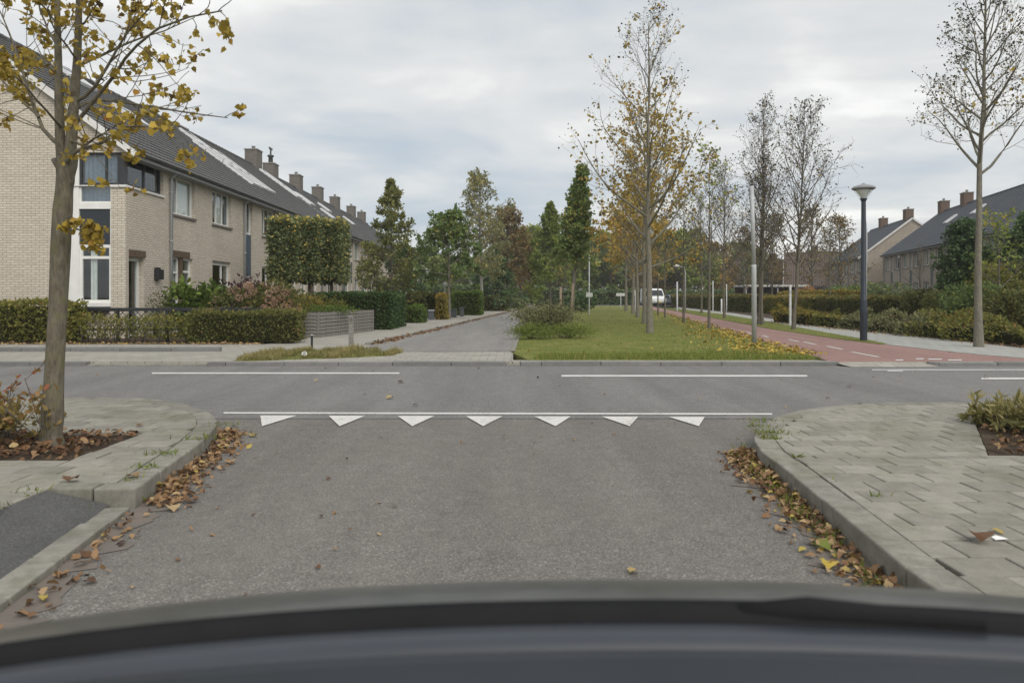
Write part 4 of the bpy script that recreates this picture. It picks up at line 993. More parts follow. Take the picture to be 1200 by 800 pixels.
window(hA, PG, g0, g1, 3.78, 4.28, frame='frame_white', sill=False, depth=0.06, fw=0.05, curtain=[(0.0, 1.0, 'curtain_blue')])
window(hA, PG, g0, DEPTH - 0.20, 4.28, 5.16, frame='frame_dark', sill=False, depth=0.06, fw=0.06, mull=(0.66,), curtain=[(0.1, 1.0, 'curtain_blue')])
panel(hA, PG, DEPTH - 0.40, DEPTH + 0.045, 4.212, 4.275, 'coping_white', name='coping', n0=-0.28, n1=0.045)
# slanted white flower box under the tall window
mb = MB(); mb.box(-1.36, -0.42, -0.28, -0.01, 0.82, 0.93); mb.build('window_ledge', M['gutter_dark'], hA)
R, rz = roof(hA, -0.12, LEN + 0.1, DEPTH, EZ, PITCH, 'tiles_charcoal', 0.34)
gutter(hA, -0.1, LEN, 0.30, EZ - 0.14)
for y in (Y(198.5), Y(285.3), 14.0, 20.4, 25.4): downpipe(hA, y, EZ - 0.1)
mb = MB(); mb.box(0.0, 0.16, Y(180.5), Y(186), 1.72, 2.02); mb.box(0.0, 0.10, Y(181), Y(184.5), 2.02, 2.08); mb.build('letter_box', M['metal_black'], hA)
for px, kw in ((297, {}), (319, dict(cowl=True, h=0.75))): pass
chimney(hA, 14.6, rz, DEPTH, h=0.0)
def sl_px(px, py):
    """photo pixel -> (y, s) on the front roof slope"""
    th = math.radians(PITCH); d = Vector(((px - 600) / F, 1, -(py - HY) / F)); nrm = Vector((math.sin(th), 0, math.cos(th))); p0 = Vector((LX, LY0, EZ + 0.10))
    t = (p0 - Vector((0, 0, H))).dot(nrm) / d.dot(nrm); q = Vector((0, 0, H)) + d * t - p0
    return q.y, q.x * -math.cos(th) + q.z * math.sin(th)
SK = [((72, 85), (115, 110)), ((127, 122), (176, 152)), ((175, 129), (277, 197)), ((193, 140), (240, 172)), ((278, 172), (310, 214)), ((340, 224), (372, 244))]
for (a, b) in SK:
    ya, sa = sl_px(*a); yb, sb = sl_px(*b); y = (ya + yb) / 2; s0, s1 = sorted((sa, sb)); s0 = max(0.4, s0); s1 = min(s1, DEPTH / 2 / math.cos(math.radians(PITCH)) - 0.5)
    if s1 - s0 < 0.6: s1 = s0 + 1.2
    n = max(1, round((s1 - s0) / 1.5)); st = (s1 - s0) / n
    for k in range(n): skylight(hA, EZ, PITCH, y - 0.55, y + 0.55, s0 + k * st, s0 + (k + 1) * st - 0.04)

# second block of the same row, set 0.15 m back, behind the pleached trees
def plain_block(name, label, loc, rz_, length, depth, ez, pitch, brick_m, tile_m, unit_l, first=0.6, chim=None, flip=False, strip_m='panel_blue', chim_m='brick_chimney', skyl=(), cat='house', sillz=3.75):
    h = empty(name, loc, rz_, label, cat); ops = []; wins = []
    n = int(round(length / unit_l))
    for k in range(n):
        o = k * unit_l + first; seq = [(o, o + 1.35, 'w'), (o + 1.75, o + 2.45, 's'), (o + 2.95, o + 4.55, 'w')]
        if k % 2: seq = [(k * unit_l + unit_l - (b - k * unit_l), k * unit_l + unit_l - (a - k * unit_l), t) for a, b, t in seq]
        for a, b, t in seq:
            if t == 'w': ops += [(a, b, sillz, ez - 0.28), (a, b, 0.9, 2.45)]; wins += [(a, b, sillz, ez - 0.28, 1), (a, b, 0.9, 2.45, 1)]
            else: ops += [(a, b, 0.1, ez - 0.24)]; wins += [(a, b, 0, 0, 0)]
    mb = MB(); wall(mb, (0, 0, 0), (0, 1, 0), (1, 0, 0), length, -0.1, ez, ops)
    mb.add([(-depth, 0, -0.1), (0, 0, -0.1), (0, 0, ez), (-depth, 0, ez)], [(0, 1, 2, 3)]); mb.add([(-depth, length, -0.1), (0, length, -0.1), (0, length, ez), (-depth, length, ez)], [(3, 2, 1, 0)])
    mb.add([(-depth, 0, -0.1), (-depth, length, -0.1), (-depth, length, ez), (-depth, 0, ez)], [(3, 2, 1, 0)])
    gable_tri(mb, 0, depth, ez, pitch, False); gable_tri(mb, length, depth, ez, pitch, True); mb.build('wall', M[brick_m], h)
    mb = MB(); mb.box(-depth + .1, -0.32, 0.32, length - .1, 2.62, 2.74); mb.box(-3.6, -3.5, 0.3, length - .3, 0, ez)
    for k in range(1, n): mb.box(-depth + .1, -0.32, k * unit_l - .08, k * unit_l + .08, 0, ez)
    mb.build('room_wall', M['room_dark'], h)
    rr = random.Random(length)
    for (a, b, c, d, t) in wins:
        if t: window(h, PF, a, b, c, d, mull=rr.choice([(0.5,), (0.33,), (0.33, 0.66)]), curtain=rr.choice([[(0.0, 0.2, cw), (0.8, 1.0, cw)], [(0.3, 0.7, cw)], [(0.5, 1.0, cw)], []]))
        else:
            window(h, PF, a, b, 3.55, ez - 0.24, sill=False, curtain=[(0.0, 0.4, cw)]); panel(h, PF, a, b, 2.15, 3.55, strip_m, n0=-0.2); window(h, PF, a, b, 0.1, 2.15, sill=False, name='door', trans=0.45)
    R, rz = roof(h, -0.1, length + 0.1, depth, ez, pitch, tile_m, 0.3); gutter(h, 0, length, 0.27, ez - 0.12)
    for k in range(n + 1): downpipe(h, min(max(k * unit_l, 0.2), length - 0.2), ez - 0.1)
    for y in (chim if chim is not None else [k * unit_l for k in range(1, n)]): chimney(h, y, rz, depth, m=chim_m)
    for (y, s0) in skyl: skylight(h, ez, pitch, y - 0.4, y + 0.4, s0, s0 + 1.1)
    return h, rz

# solar panels between the roof windows
y_s, s_s = sl_px(236, 176)
for i in range(3):
    for k in range(2):
        skylight(hA, EZ, PITCH, y_s + 0.75 + i * 1.08, y_s + 0.75 + i * 1.08 + 1.02, 1.5 + k * 1.72, 1.5 + k * 1.72 + 1.66, gm='solar', name='solar_panel')
def ridge_y(px): return F * (-LX + DEPTH / 2) / (600 - px)
hB, rzB = plain_block('row_house', 'cream terraced row continuing behind the cube-clipped trees', (LX - 0.12, LY0 + LEN + 0.35, 0), 0, 34.8, DEPTH, EZ, PITCH, 'brick_cream', 'tiles_charcoal', 5.8,
                  chim=[ridge_y(349) - LY0 - LEN - .35, ridge_y(374) - LY0 - LEN - .35, ridge_y(394) - LY0 - LEN - .35, ridge_y(413) - LY0 - LEN - .35, ridge_y(425) - LY0 - LEN - .35], skyl=((2.2, 3.4), (4.4, 2.0), (8.5, 3.6), (14.5, 3.0)))
chimney(hA, 25.0, rz, DEPTH, h=1.0); 
chimney(hB, 2.6, rzB, DEPTH, h=0.8, pots=0, cowl=True)
# right-hand rows: facade faces the street on its left
def facing_left(p_near, p_far):
    """origin and rotation for a row whose facade runs between two ground points and faces -x"""
    d = Vector((p_near[0] - p_far[0], p_near[1] - p_far[1])); return (p_far[0], p_far[1], 0), math.atan2(-d.x, d.y), d.length
o, r_, L_ = facing_left((27.6, 33.0), (36.4, 71.0))
hC, rzC = plain_block('row_house', 'tan brick row with blue-grey tiled roof and broad chimneys', o, r_, 39.2, 10.0, 5.35, 38, 'brick_tan', 'tiles_blue', 5.6, strip_m='panel_teal', chim=[0.9, 6.6, 22.4, 28.0], chim_m='brick_brown', skyl=((9.0, 3.2), (14.0, 3.6)))
o, r_, L_ = facing_left((35.6, 74.0), (38.6, 88.5))
hD, rzD = plain_block('row_house', 'short tan brick row with a plain gable end jutting past its neighbour', o, r_, 14.8, 9.6, 5.35, 38, 'brick_tan', 'tiles_blue', 4.93, strip_m='panel_teal', chim=[5.0, 13.6], chim_m='brick_brown')
# brown low houses beyond the bare trees
def cottage(label, loc, rz_, length, depth, ez, pitch, wallm, tilem, nwin):
    h = empty('low_house', loc, rz_, label, 'house'); ops = [(0.8 + k * (length - 1.0) / nwin, 0.8 + k * (length - 1.0) / nwin + 1.5, 0.9, 2.3) for k in range(nwin)]
    mb = MB(); wall(mb, (0, 0, 0), (0, 1, 0), (1, 0, 0), length, -0.1, ez, ops)
    mb.add([(-depth, 0, -0.1), (0, 0, -0.1), (0, 0, ez), (-depth, 0, ez)], [(0, 1, 2, 3)]); mb.add([(-depth, length, -0.1), (0, length, -0.1), (0, length, ez), (-depth, length, ez)], [(3, 2, 1, 0)])
    gable_tri(mb, 0, depth, ez, pitch, False); gable_tri(mb, length, depth, ez, pitch, True); mb.build('wall', M[wallm], h)
    MB().box(-2.6, -2.5, 0.2, length - .2, 0, ez).build('room_wall', M['room_dark'], h)
    for a, b, c, d in ops: window(h, PF, a, b, c, d, mull=(0.5,))
    R, rz = roof(h, -0.1, length + 0.1, depth, ez, pitch, tilem, 0.4); gutter(h, 0, length, 0.36, ez - 0.2); chimney(h, length * 0.3, rz, depth)
    return h
cottage('low pale house with a steep brown roof among bare trees', (34.5, 118, 0), math.radians(-90), 16, 9, 3.0, 44, 'render_white', 'tiles_brown', 4)
cottage('brown-roofed low brick house behind the golden hedge', (37.5, 100, 0), math.radians(-112), 13, 9, 2.9, 45, 'brick_brown', 'tiles_brown', 3)
cottage('dark gabled house half hidden by the green street tree', (-13.5, 97, 0), math.radians(0), 11, 8, 5.0, 42, 'render_white', 'tiles_brown', 3)
cottage('pale house showing behind the birch trunk', (-6.0, 106, 0), math.radians(-60), 11, 8, 3.4, 42, 'render_white', 'tiles_charcoal', 3)
# ---------------------------------------------------------------- trees
def G(px, py): return P(px, py, GZ)
# street tree on the left corner: two stems rising from a fork, open golden crown, hand-placed main limbs
def corner_tree():
    Y0 = 5.42; base = (at(60, 512, Y0).x, Y0, PZ - 0.02); r = np.random.default_rng(21)
    root = empty('street_tree', base, 0, 'young maple with golden leaves and lichened trunk forking into two stems', 'tree')
    off = Vector(base)
    def q(px, py, dy=0.0): return np.array(at(px, py, Y0 + dy) - off)
    def smooth(pts, n):
        pts = np.array(pts); k = len(pts); t = np.linspace(0, k - 1, n); out = []
        for x in t:
            i = min(int(x), k - 2); f = x - i; p0 = pts[max(i - 1, 0)]; p1 = pts[i]; p2 = pts[i + 1]; p3 = pts[min(i + 2, k - 1)]
            out.append(0.5 * ((2 * p1) + (-p0 + p2) * f + (2 * p0 - 5 * p1 + 4 * p2 - p3) * f * f + (-p0 + 3 * p1 - 3 * p2 + p3) * f ** 3))
        return np.array(out)
    s = Y0 / F
    tk = smooth([q(60, 522), q(61, 500), q(64, 430), q(69, 340), q(72, 270), q(76, 215), q(79, 185)], 16)
    tr = np.interp(np.linspace(0, 1, 16), [0, 0.08, 0.3, 0.75, 1], [15.5 * s, 12 * s, 10.5 * s, 10 * s, 10.5 * s]) * (1 + 0.05 * r.normal(size=16))
    st1 = smooth([q(76, 215), q(71, 170), q(69, 110), q(68, 50), q(67, -10), q(70, -110, .1), q(66, -230, .2)], 16)
    st2 = smooth([q(79, 215), q(83, 170), q(87, 120), q(91, 60), q(93, -10, -.1), q(97, -100, -.15), q(92, -190, -.2)], 16)
    parts = [tubes(tk[None], tr[None], 12), tubes(st1[None], np.linspace(6.5, 1.2, 16)[None] * s, 8), tubes(st2[None], np.linspace(7.5, 1.2, 16)[None] * s, 8)]
    v, f = cat_tubes(parts); link('trunk', np_mesh('trunk', v, f, M['bark_olive'], smooth=True), root)
    mains = [[(86, 118, 0), (108, 100, -.1), (135, 55, -.2), (160, 25, -.35), (188, -5, -.5)],
             [(84, 150, 0), (115, 115, -.15), (140, 85, -.3), (160, 60, -.5), (200, 30, -.7), (262, 15, -.9)],
             [(90, 80, 0), (118, 66, .2), (150, 50, .3), (190, 36, .5), (225, 18, .7)],
             [(86, 130, 0), (120, 116, .3), (165, 122, .6), (210, 128, .8), (268, 136, .9)],
             [(70, 172, 0), (50, 150, .1), (36, 105, .2), (18, 50, .3), (0, 5, .5)],
             [(46, 138, 0.1), (28, 122, .2), (0, 92, .3), (-30, 60, .4)],
             [(70, 60, 0), (58, 38, .2), (48, 10, .3), (40, -30, .4)], [(90, 70, 0), (75, 45, -.2), (60, 10, -.4), (52, -40, -.5)],
             [(92, 30, 0), (112, 0, -.2), (140, -40, -.4)], [(68, 30, 0), (40, -5, -.2), (10, -40, -.4)],
             [(93, -10, 0), (130, -50, .3), (180, -90, .5)], [(68, -60, 0), (30, -100, .1), (0, -150, .2)],
             [(82, 165, 0), (100, 172, -.3), (122, 160, -.5), (140, 175, -.6)], [(73, 200, 0), (92, 176, -.15), (120, 168, -.4), (146, 150, -.6), (196, 156, -.8)],
             [(75, 255, 0), (86, 264, -.1), (94, 268, -.12), (99, 278, -.12)], [(70, 150, 0), (45, 118, -.4), (20, 86, -.6), (-10, 70, -.8)],
             [(84, 120, 0), (70, 90, .5), (60, 80, .8), (40, 60, 1.1)], [(95, -60, 0), (140, -120, .3), (190, -150, .5)], [(66, -120, 0), (20, -170, -.4), (-30, -200, -.6)]]
    b1 = np.array([smooth([q(*p) for p in m], 9) for m in mains]); L1 = np.linalg.norm(np.diff(b1, axis=1), axis=2).sum(1)
    rr = np.clip(L1 * 0.012, 0.006, 0.017)[:, None] * np.linspace(1, 0.25, 9)[None]
    b1 += np.cumsum(r.normal(size=b1.shape) * 0.006, axis=1)
    parts = [tubes(b1, rr, 6)]
    ns = 11; u2 = np.sort(r.uniform(0.22, 1, (len(b1), ns)), axis=1); u2[:, -1] = .98; p2, dd = along(b1, u2); d2 = side_dirs(r, dd, 20, 60)
    L2 = (np.clip(L1, .4, 1.6)[:, None] * 0.42 * (1.15 - u2 * 0.8) * r.uniform(.5, 1.2, u2.shape)).ravel()
    b2 = grow(r, p2.reshape(-1, 3), d2.reshape(-1, 3), np.maximum(L2, .08), 6, 0.03, 0.14); parts.append(tubes(b2, np.full((len(b2), 6), .0042) * np.linspace(1, .5, 6)[None], 4))
    u3 = r.uniform(.25, 1, (len(b2), 2)); u3[:, -1] = .97; p3, dd = along(b2, u3); L3 = (L2[:, None] * .4 * r.uniform(.5, 1.2, u3.shape)).ravel()
    b3 = grow(r, p3.reshape(-1, 3), side_dirs(r, dd, 25, 65).reshape(-1, 3), np.maximum(L3, .05), 4, 0.0, .15); parts.append(tubes(b3, np.full((len(b3), 4), .0026), 3))
    v, f = cat_tubes(parts); link('limbs', np_mesh('limbs', v, f, M['bark_olive'], smooth=True), root)
    uu = r.uniform(.2, 1, (len(b3), 9)); lp, ld = along(b3, uu); lp = lp.reshape(-1, 3); ld = ld.reshape(-1, 3); lp += r.normal(size=lp.shape) * .02
    # clustered: some twigs keep their leaves, others are bare
    tw = np.repeat(r.uniform(size=len(b3)) < 0.82, 9); lp, ld = lp[tw], ld[tw]
    tn = 0.48 + 0.2 * r.normal(size=len(lp))
    leaves('crown', r, lp, 0.043 * r.uniform(.6, 1.25, len(lp)), tn, 'leaf_gold', root, axis=ld * .6 + np.array([0, 0, -.7]), shape=MAPLE, fold=0.35)
    # short cut-off stub on the trunk
    a, b = q(70, 198), q(63, 187); MB().tube([a, (a + b) / 2 + np.array([0, -.01, .0]), b], [.022, .019, .02], 8).build('limb_stub', M['bark_dark'], root)
corner_tree()

# big bare-topped trees. keep(h, r): h 0 at the crown base, 1 at the top
bud = lambda sz, n=2, sp=0.05: (n, sz, sp, 'leaf_seed')
b = G(1147, 406); hgt = topz(-60, b.y) - b.z
tree('street_tree', 'nearly bare tall tree with a straight grey trunk by the footpath and low hedge', b, hgt, 0.088, 47, bark='bark_grey', leaf='leaf_gold', crown=0.42, nb=36, ang=(56, 24),
     blen=lambda s: 1.75 * (1 - 0.68 * s) + 0.2, ns=9, nss=4, up=0.08, nleaf=1, lsize=0.10, keep=lambda h, r: np.where(h < 0.42, 0.22, 0.05), lean=(0.15, 0), tips=bud(0.062, 3, .045), twig_r=0.0055, tone=(.45, .25))
b = G(762, 390); hgt = topz(26, b.y) - b.z
tree('lawn_tree', 'tall lawn tree with ochre leaves and a bare forked top, nearest the kerb', b, hgt, 0.098, 52, bark='bark_grey', leaf='leaf_ochre', crown=0.27, nb=30, ang=(60, 20),
     blen=lambda s: 3.1 * (1 - 0.72 * s) + 0.2, ns=8, nss=4, up=0.075, nleaf=8, lsize=0.125, keep=lambda h, r: np.clip(1.05 - h * 1.3, 0.04, .85) * np.clip(1.3 - r * 0.33, 0.3, 1), tips=bud(0.075, 1, .05), tone=(.52, .22), twig_r=0.006, lean=(-0.1, 0))
spec = [((755, 379), 150, 0.09, 'lawn tree with dense golden-ochre crown and straight trunk, second of the median row', 61, .95), ((747.5, 372), 195, 0.10, 'golden-crowned lawn tree, third of the median row', 62, 1.1),
        ((742, 367.5), 215, .11, 'amber-leaved lawn tree deep in the median row', 63, 1.1), ((734, 364.5), 235, .12, 'rusty-gold tree near the far end of the lawn', 64, 1.1)]
for (px, top, r0, lab, sd_, dens) in spec:
    b = G(*px); hgt = topz(top, b.y) - b.z
    tree('lawn_tree', lab, b, hgt, r0, sd_, bark='bark_grey', leaf='leaf_ochre', crown=0.26, nb=32, ang=(56, 20), blen=lambda s: 2.9 * (1 - 0.62 * s) + 0.2, ns=8, nss=3, up=0.06, nleaf=9, lsize=0.165,
         keep=lambda h, r: np.clip(1.0 - h * 0.95, 0.1, .9), tone=(.56, .24), twig_r=.008)
# thin young trees along the cycle path, left side
for (px, top, lab, sd_, dens, h0) in (((831, 386), 185, 'slim young tree with a few green-gold leaves on top, beside the cycle path', 71, .30, .38), ((801, 378), 235, 'thin bare young tree between lawn and cycle path', 72, .08, .42),
                            ((779.5, 372), 248, 'small leafless tree on the lawn edge farther along the cycle path', 73, .06, .4), ((771, 369.5), 262, 'faint bare sapling near the white van', 74, .06, .4)):
    b = G(*px); hgt = topz(top, b.y) - b.z
    tree('path_tree', lab, b, hgt, 0.05, sd_, bark='bark_dark', leaf='leaf_lime', crown=h0, nb=20, ang=(52, 22), blen=lambda s: 1.75 * (1 - 0.66 * s) + 0.15, ns=6, nss=3, up=0.09, nleaf=3, lsize=0.13,
         keep=lambda h, r, dens=dens: np.where(h > 0.55, dens, dens * .2), tips=bud(0.075, 1, .05), tone=(.7, .25), twig_r=.006)
# bare trees on the right of the cycle path
for (px, top, lab, sd_, w, lean) in (((930, 386), 143, 'bare spreading tree with dark seed clusters beside the white marker post', 81, 2.6, (.4, 0)), ((889, 380), 130, 'bare upright tree with twiggy crown behind the tall galvanised pole', 82, 2.3, (.15, 0)),
                            ((849, 373), 205, 'bare slim tree on the verge beyond the twiggy ones', 83, 2.2, (0, 0)), ((893.5, 380.5), 190, 'thin second trunk with bare twigs pressed against its taller neighbour', 84, 1.4, (.25, .2)), ((822, 367), 235, 'leafless tree on the verge near the far lamp', 85, 2.0, (0, 0))):
    b = G(*px); hgt = topz(top, b.y) - b.z
    tree('path_tree', lab, b, hgt, 0.066, sd_, bark='bark_dark', leaf='leaf_ochre', crown=0.28, nb=40, ang=(50, 20), blen=lambda s, w=w: w * (1 - 0.62 * s) + 0.2, ns=7, nss=4, up=0.10, nleaf=1, lsize=0.11,
         keep=lambda h, r: 0.03 + 0 * h, tips=bud(0.085, 1, .05), twig_r=.0075, lean=lean)
# staked young trees on the right
def staked(px, top, lab, sd_, leafk, stakes, leaf='leaf_lime', lsz=.10):
    b = G(*px); hgt = topz(top, b.y) - b.z
    t = tree('young_tree', lab, b, hgt, 0.05, sd_, bark='bark_dark', leaf=leaf, crown=0.36, nb=15, ang=(58, 25), blen=lambda s: 1.15 * (1 - 0.65 * s) + 0.1, ns=5, nss=2, up=0.06, nleaf=5, lsize=lsz, keep=lambda h, r: leafk + 0 * h, tone=(.62, .25), twig_r=.006)
    for dx_ in stakes:
        MB().tube([(dx_, 0.05, -.1), (dx_ * .8, 0.03, 1.0)], .038, 8).build('stake', M['wood_stake'], t)
    MB().tube([(stakes[0] * .83, .035, .85), (0, 0, .87), (stakes[-1] * .83, .035, .85)], .012, 6).build('tie', M['rubber'], t)
staked((1078.5, 377), 288, 'bare young tree held between two wooden stakes', 91, 0.0, (-.1, .12)); staked((1172, 389), 258, 'young staked tree with pale green leaves before dark evergreens', 92, .7, (-.14, .06))
staked((972, 372), 250, 'spindly staked sapling in front of the golden hedge', 93, .06, (-.14, .14))
# leafy trees along the side street
def cone(w): return lambda s: w * (1 - s) ** 0.8 + 0.15
def dome(w): return lambda s: w * math.sqrt(max(0.03, 1 - (2 * s - 0.75) ** 2 / 1.65)) 
b = G(459, 372.5); tree('street_tree', 'slender cone-shaped green tree beside the terraced row', b, topz(214, b.y) - b.z, .10, 101, bark='bark_dark', leaf='leaf_oak', crown=.16, nb=50, ang=(84, 40), blen=cone(1.7), ns=7, nss=3, up=.03, nleaf=8, lsize=.16, tone=(.5, .25), keep=lambda h, r: .8 + 0 * h)
b = G(526, 373.5); tree('street_tree', 'round dark green street tree standing at the kerb', b, topz(262, b.y) - b.z, .09, 102, bark='bark_grey', leaf='leaf_green', crown=.36, nb=30, ang=(75, 18), blen=dome(1.8), ns=8, nss=3, up=.04, nleaf=10, lsize=.17, tone=(.45, .25), keep=lambda h, r: .85 + 0 * h)
b = G(563.5, 366.8); tree('birch_tree', 'tall drooping birch with pale trunk by the pavement', b, topz(208, b.y) - b.z, .15, 103, bark='bark_birch', leaf='leaf_birch', crown=.24, nb=44, ang=(58, 25), blen=dome(2.3), ns=9, nss=4, up=.03, droop=.22, nleaf=7, lsize=.16, tone=(.48, .25), keep=lambda h, r: np.clip(1.05 - .6 * h, .2, 1), shape=RHOMB)
b = G(578, 364); tree('fir_tree', 'dark conifer behind the birch', b, topz(292, b.y) - b.z, .14, 104, bark='bark_dark', leaf='leaf_dark', crown=.05, nb=50, ang=(95, 50), blen=cone(2.2), ns=8, nss=3, up=.0, nleaf=10, lsize=.22, tone=(.45, .25), shape=NEEDLE * np.array([1, 2]))
b = G(594, 362.8); tree('street_tree', 'russet-leaved tree between birch and yellowing trees', b, topz(255, b.y) - b.z, .15, 105, bark='bark_dark', leaf='leaf_rust', crown=.2, nb=36, ang=(65, 20), blen=dome(2.9), ns=8, nss=3, up=.04, nleaf=9, lsize=.24, tone=(.5, .25))
b = G(610, 360.8); tree('street_tree', 'yellow-green tree where the side street bends', b, topz(283, b.y) - b.z, .15, 106, bark='bark_dark', leaf='leaf_lime', crown=.12, nb=36, ang=(68, 22), blen=dome(3.2), ns=8, nss=3, up=.03, nleaf=9, lsize=.28, tone=(.42, .28))
b = G(645, 363.2); tree('street_tree', 'pyramid-shaped yellow-green tree on the far lawn', b, topz(240, b.y) - b.z, .12, 107, bark='bark_dark', leaf='leaf_lime', crown=.22, nb=48, ang=(72, 20), blen=cone(2.5), ns=8, nss=3, up=.06, nleaf=8, lsize=.21, tone=(.40, .25))
b = G(667, 376.5); tk_ = tree('lawn_tree', 'columnar green oak with stakes rising from the weedy shrub bed', b, topz(203, b.y) - b.z, .11, 108, bark='bark_grey', leaf='leaf_green', crown=.30, nb=48, ang=(48, 18), blen=lambda s: 1.35 * (1 - .72 * s) + .15, ns=8, nss=3, up=.14, nleaf=9, lsize=.145, tone=(.50, .28), lean=(.62, 0))
MB().tube([(-.42, -.2, -.1), (-.40, -.2, 1.6)], .055, 8).build('stake', M['wood_stake'], tk_); MB().tube([(.05, -.25, -.1), (.17, -.15, 1.75)], .055, 8).build('stake', M['wood_stake'], tk_)
MB().tube([(-.40, -.2, 1.25), (.0, -.1, 1.3), (.15, -.2, 1.3)], .02, 6).build('tie', M['rubber'], tk_)
b = G(660, 371.5); tree('young_tree', 'small bare reddish sapling beside the columnar oak', b, 2.9, .035, 109, bark='bark_dark', leaf='leaf_rust', crown=.35, nb=16, ang=(58, 30), blen=lambda s: .9 * (1 - .6 * s), ns=6, nss=3, nleaf=1, lsize=.10, keep=lambda h, r: .25 + 0 * h, twig_r=.006)
b = G(497, 370); tree('fir_tree', 'dense dark spruce between the hedges and the row', (b.x - 1.8, b.y + 4, GZ), 4.4, .12, 110, bark='bark_dark', leaf='leaf_dark', crown=.06, nb=44, ang=(92, 55), blen=cone(2.0), ns=8, nss=3, up=0, nleaf=9, lsize=.19, tone=(.5, .25), shape=NEEDLE * np.array([1, 2]))
b = Vector((-8.4, 43.0, GZ)); tree('garden_tree', 'small olive-leaved garden tree against the second row', b, 3.9, .06, 111, bark='bark_dark', leaf='leaf_oak', crown=.3, nb=20, ang=(65, 20), blen=dome(1.1), ns=6, nss=3, nleaf=6, lsize=.14, tone=(.6, .25))
# pleached trees: bare stems carrying a clipped box of leaves
def pleached(px, wx, lab, sd_, extra=0.0):
    r = np.random.default_rng(sd_); base = Vector((at(px, 360, 27.0 + extra).x, 27.0 + extra, 0.06)); root = empty('pleached_tree', base, 0, lab, 'tree')
    MB().tube([(0, 0, -.05), (.02, .01, 1.2), (0, 0, 2.9)], [.075, .062, .04], 9).build('trunk', M['bark_dark'], root)
    z0, z1, d = topz(329, 27.0), topz(262, 27.0), 0.62; hw = wx / 2; mb = MB()
    for k in range(5):
        z = z0 + .15 + (z1 - z0 - .3) * k / 4
        mb.tube([(-hw * .85, 0, z + .03), (0, 0, z), (hw * .85, 0, z + .03)], [.012, .022, .012], 6); mb.tube([(0, -d * .4, z), (0, 0, z), (0, d * .4, z)], [.01, .02, .01], 6)
    mb.build('limbs', M['bark_dark'], root)
    n = 12500; q = r.uniform(-1, 1, (n, 3)); ax = r.choice(3, n, p=[.25, .42, .33]); sg = np.where(r.uniform(size=n) < .5, -1, 1); q[np.arange(n), ax] = sg * (1 - np.abs(r.normal(size=n)) * .10 + 0.06 * (np.sin(q[:, 0] * 5 + sd_) + np.sin(q[:, 2] * 6)))
    pts = q * np.array([hw, d, (z1 - z0) / 2]) + np.array([0, 0, (z0 + z1) / 2]); pts += r.normal(size=pts.shape) * .05
    nn = np.zeros((n, 3)); nn[np.arange(n), ax] = sg
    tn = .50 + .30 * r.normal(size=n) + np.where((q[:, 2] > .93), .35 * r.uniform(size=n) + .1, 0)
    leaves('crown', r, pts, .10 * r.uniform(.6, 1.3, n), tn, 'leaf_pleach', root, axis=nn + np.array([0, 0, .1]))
    return root
pleached(337, 1.02, 'cube-clipped tree by the blue panel window, first of the pleached line', 121, -.5); pleached(362, 1.02, 'middle cube-clipped tree of the pleached line', 122); pleached(388, 1.02, 'cube-clipped tree at the dark hedge end of the pleached line', 123, .5)

# distant wood: a handful of kinds, copied along the far street
protos = []
kinds = [('leaf_rust', 'tree', 'russet tree in the distant row across the far street', 'cone'), ('leaf_lime', 'tree', 'yellow-green tree in the distant row across the far street', 'dome'), ('leaf_green', 'tree', 'dark green tree in the distant row across the far street', 'dome'), ('leaf_ochre', 'tree', 'ochre tree in the distant row across the far street', 'dome'), ('leaf_dark', 'tree', 'near-black evergreen in the distant row across the far street', 'cone')]
far_spots = []
rr_ = random.Random(4)
xs_px = [(498, 300), (520, 312), (545, 300), (560, 308), (585, 300), (600, 310), (618, 296), (632, 285), (652, 300), (668, 292), (684, 298), (700, 290), (716, 296), (728, 284), (745, 290), (758, 298), (772, 286), (786, 296), (802, 288), (818, 300), (834, 292), (852, 302), (870, 300), (886, 308), (905, 300), (930, 312), (955, 304), (978, 310)]
order = [2, 1, 0, 2, 4, 0, 1, 1, 2, 1, 3, 1, 2, 3, 1, 0, 3, 0, 1, 0, 3, 0, 1, 2, 0, 3, 2, 4]
made = {}
for k, ((px, top), kd) in enumerate(zip(xs_px, order)):
    Yd = rr_.uniform(104, 128); x = (px - 600) * Yd / F; hgt = topz(top, Yd) - .1; lf, ct, lab, shp = kinds[kd]
    if kd not in made:
        made[kd] = (tree('distant_tree', lab, (x, Yd, 0.05), hgt, .2, 200 + kd, bark='bark_dark', leaf=lf, crown=.14, nb=34, ang=(72, 22), blen=cone(3.6) if shp == 'cone' else dome(3.4), ns=7, nss=3, up=.04, nleaf=8, lsize=.36, tone=(.45, .28), group='trees beyond the far street', keep=lambda h, r: .85 + 0 * h), hgt)
    else: copy_thing(made[kd][0], (x, Yd, 0.05), rr_.uniform(0, 6.28), hgt / made[kd][1])
for (px, base, top, lab, sd_) in ((905, 364, 262, 'thin russet tree before the brown roof', 231), (952, 364.5, 252, 'sparse brown-leaved tree beside the brown roof', 232), (872, 361.5, 275, 'small rusty tree near the carport', 233), (985, 364, 262, 'half-bare brown tree beside the plain gable end', 234)):
    b = G(px, base); tree('garden_tree', lab, b, topz(top, b.y) - b.z, .10, sd_, bark='bark_dark', leaf='leaf_rust', crown=.22, nb=34, ang=(62, 24), blen=dome(2.4), ns=8, nss=3, up=.05, nleaf=5, lsize=.17, tone=(.4, .25), keep=lambda h, r: .45 + 0 * h, twig_r=.009)
r9 = np.random.default_rng(9)
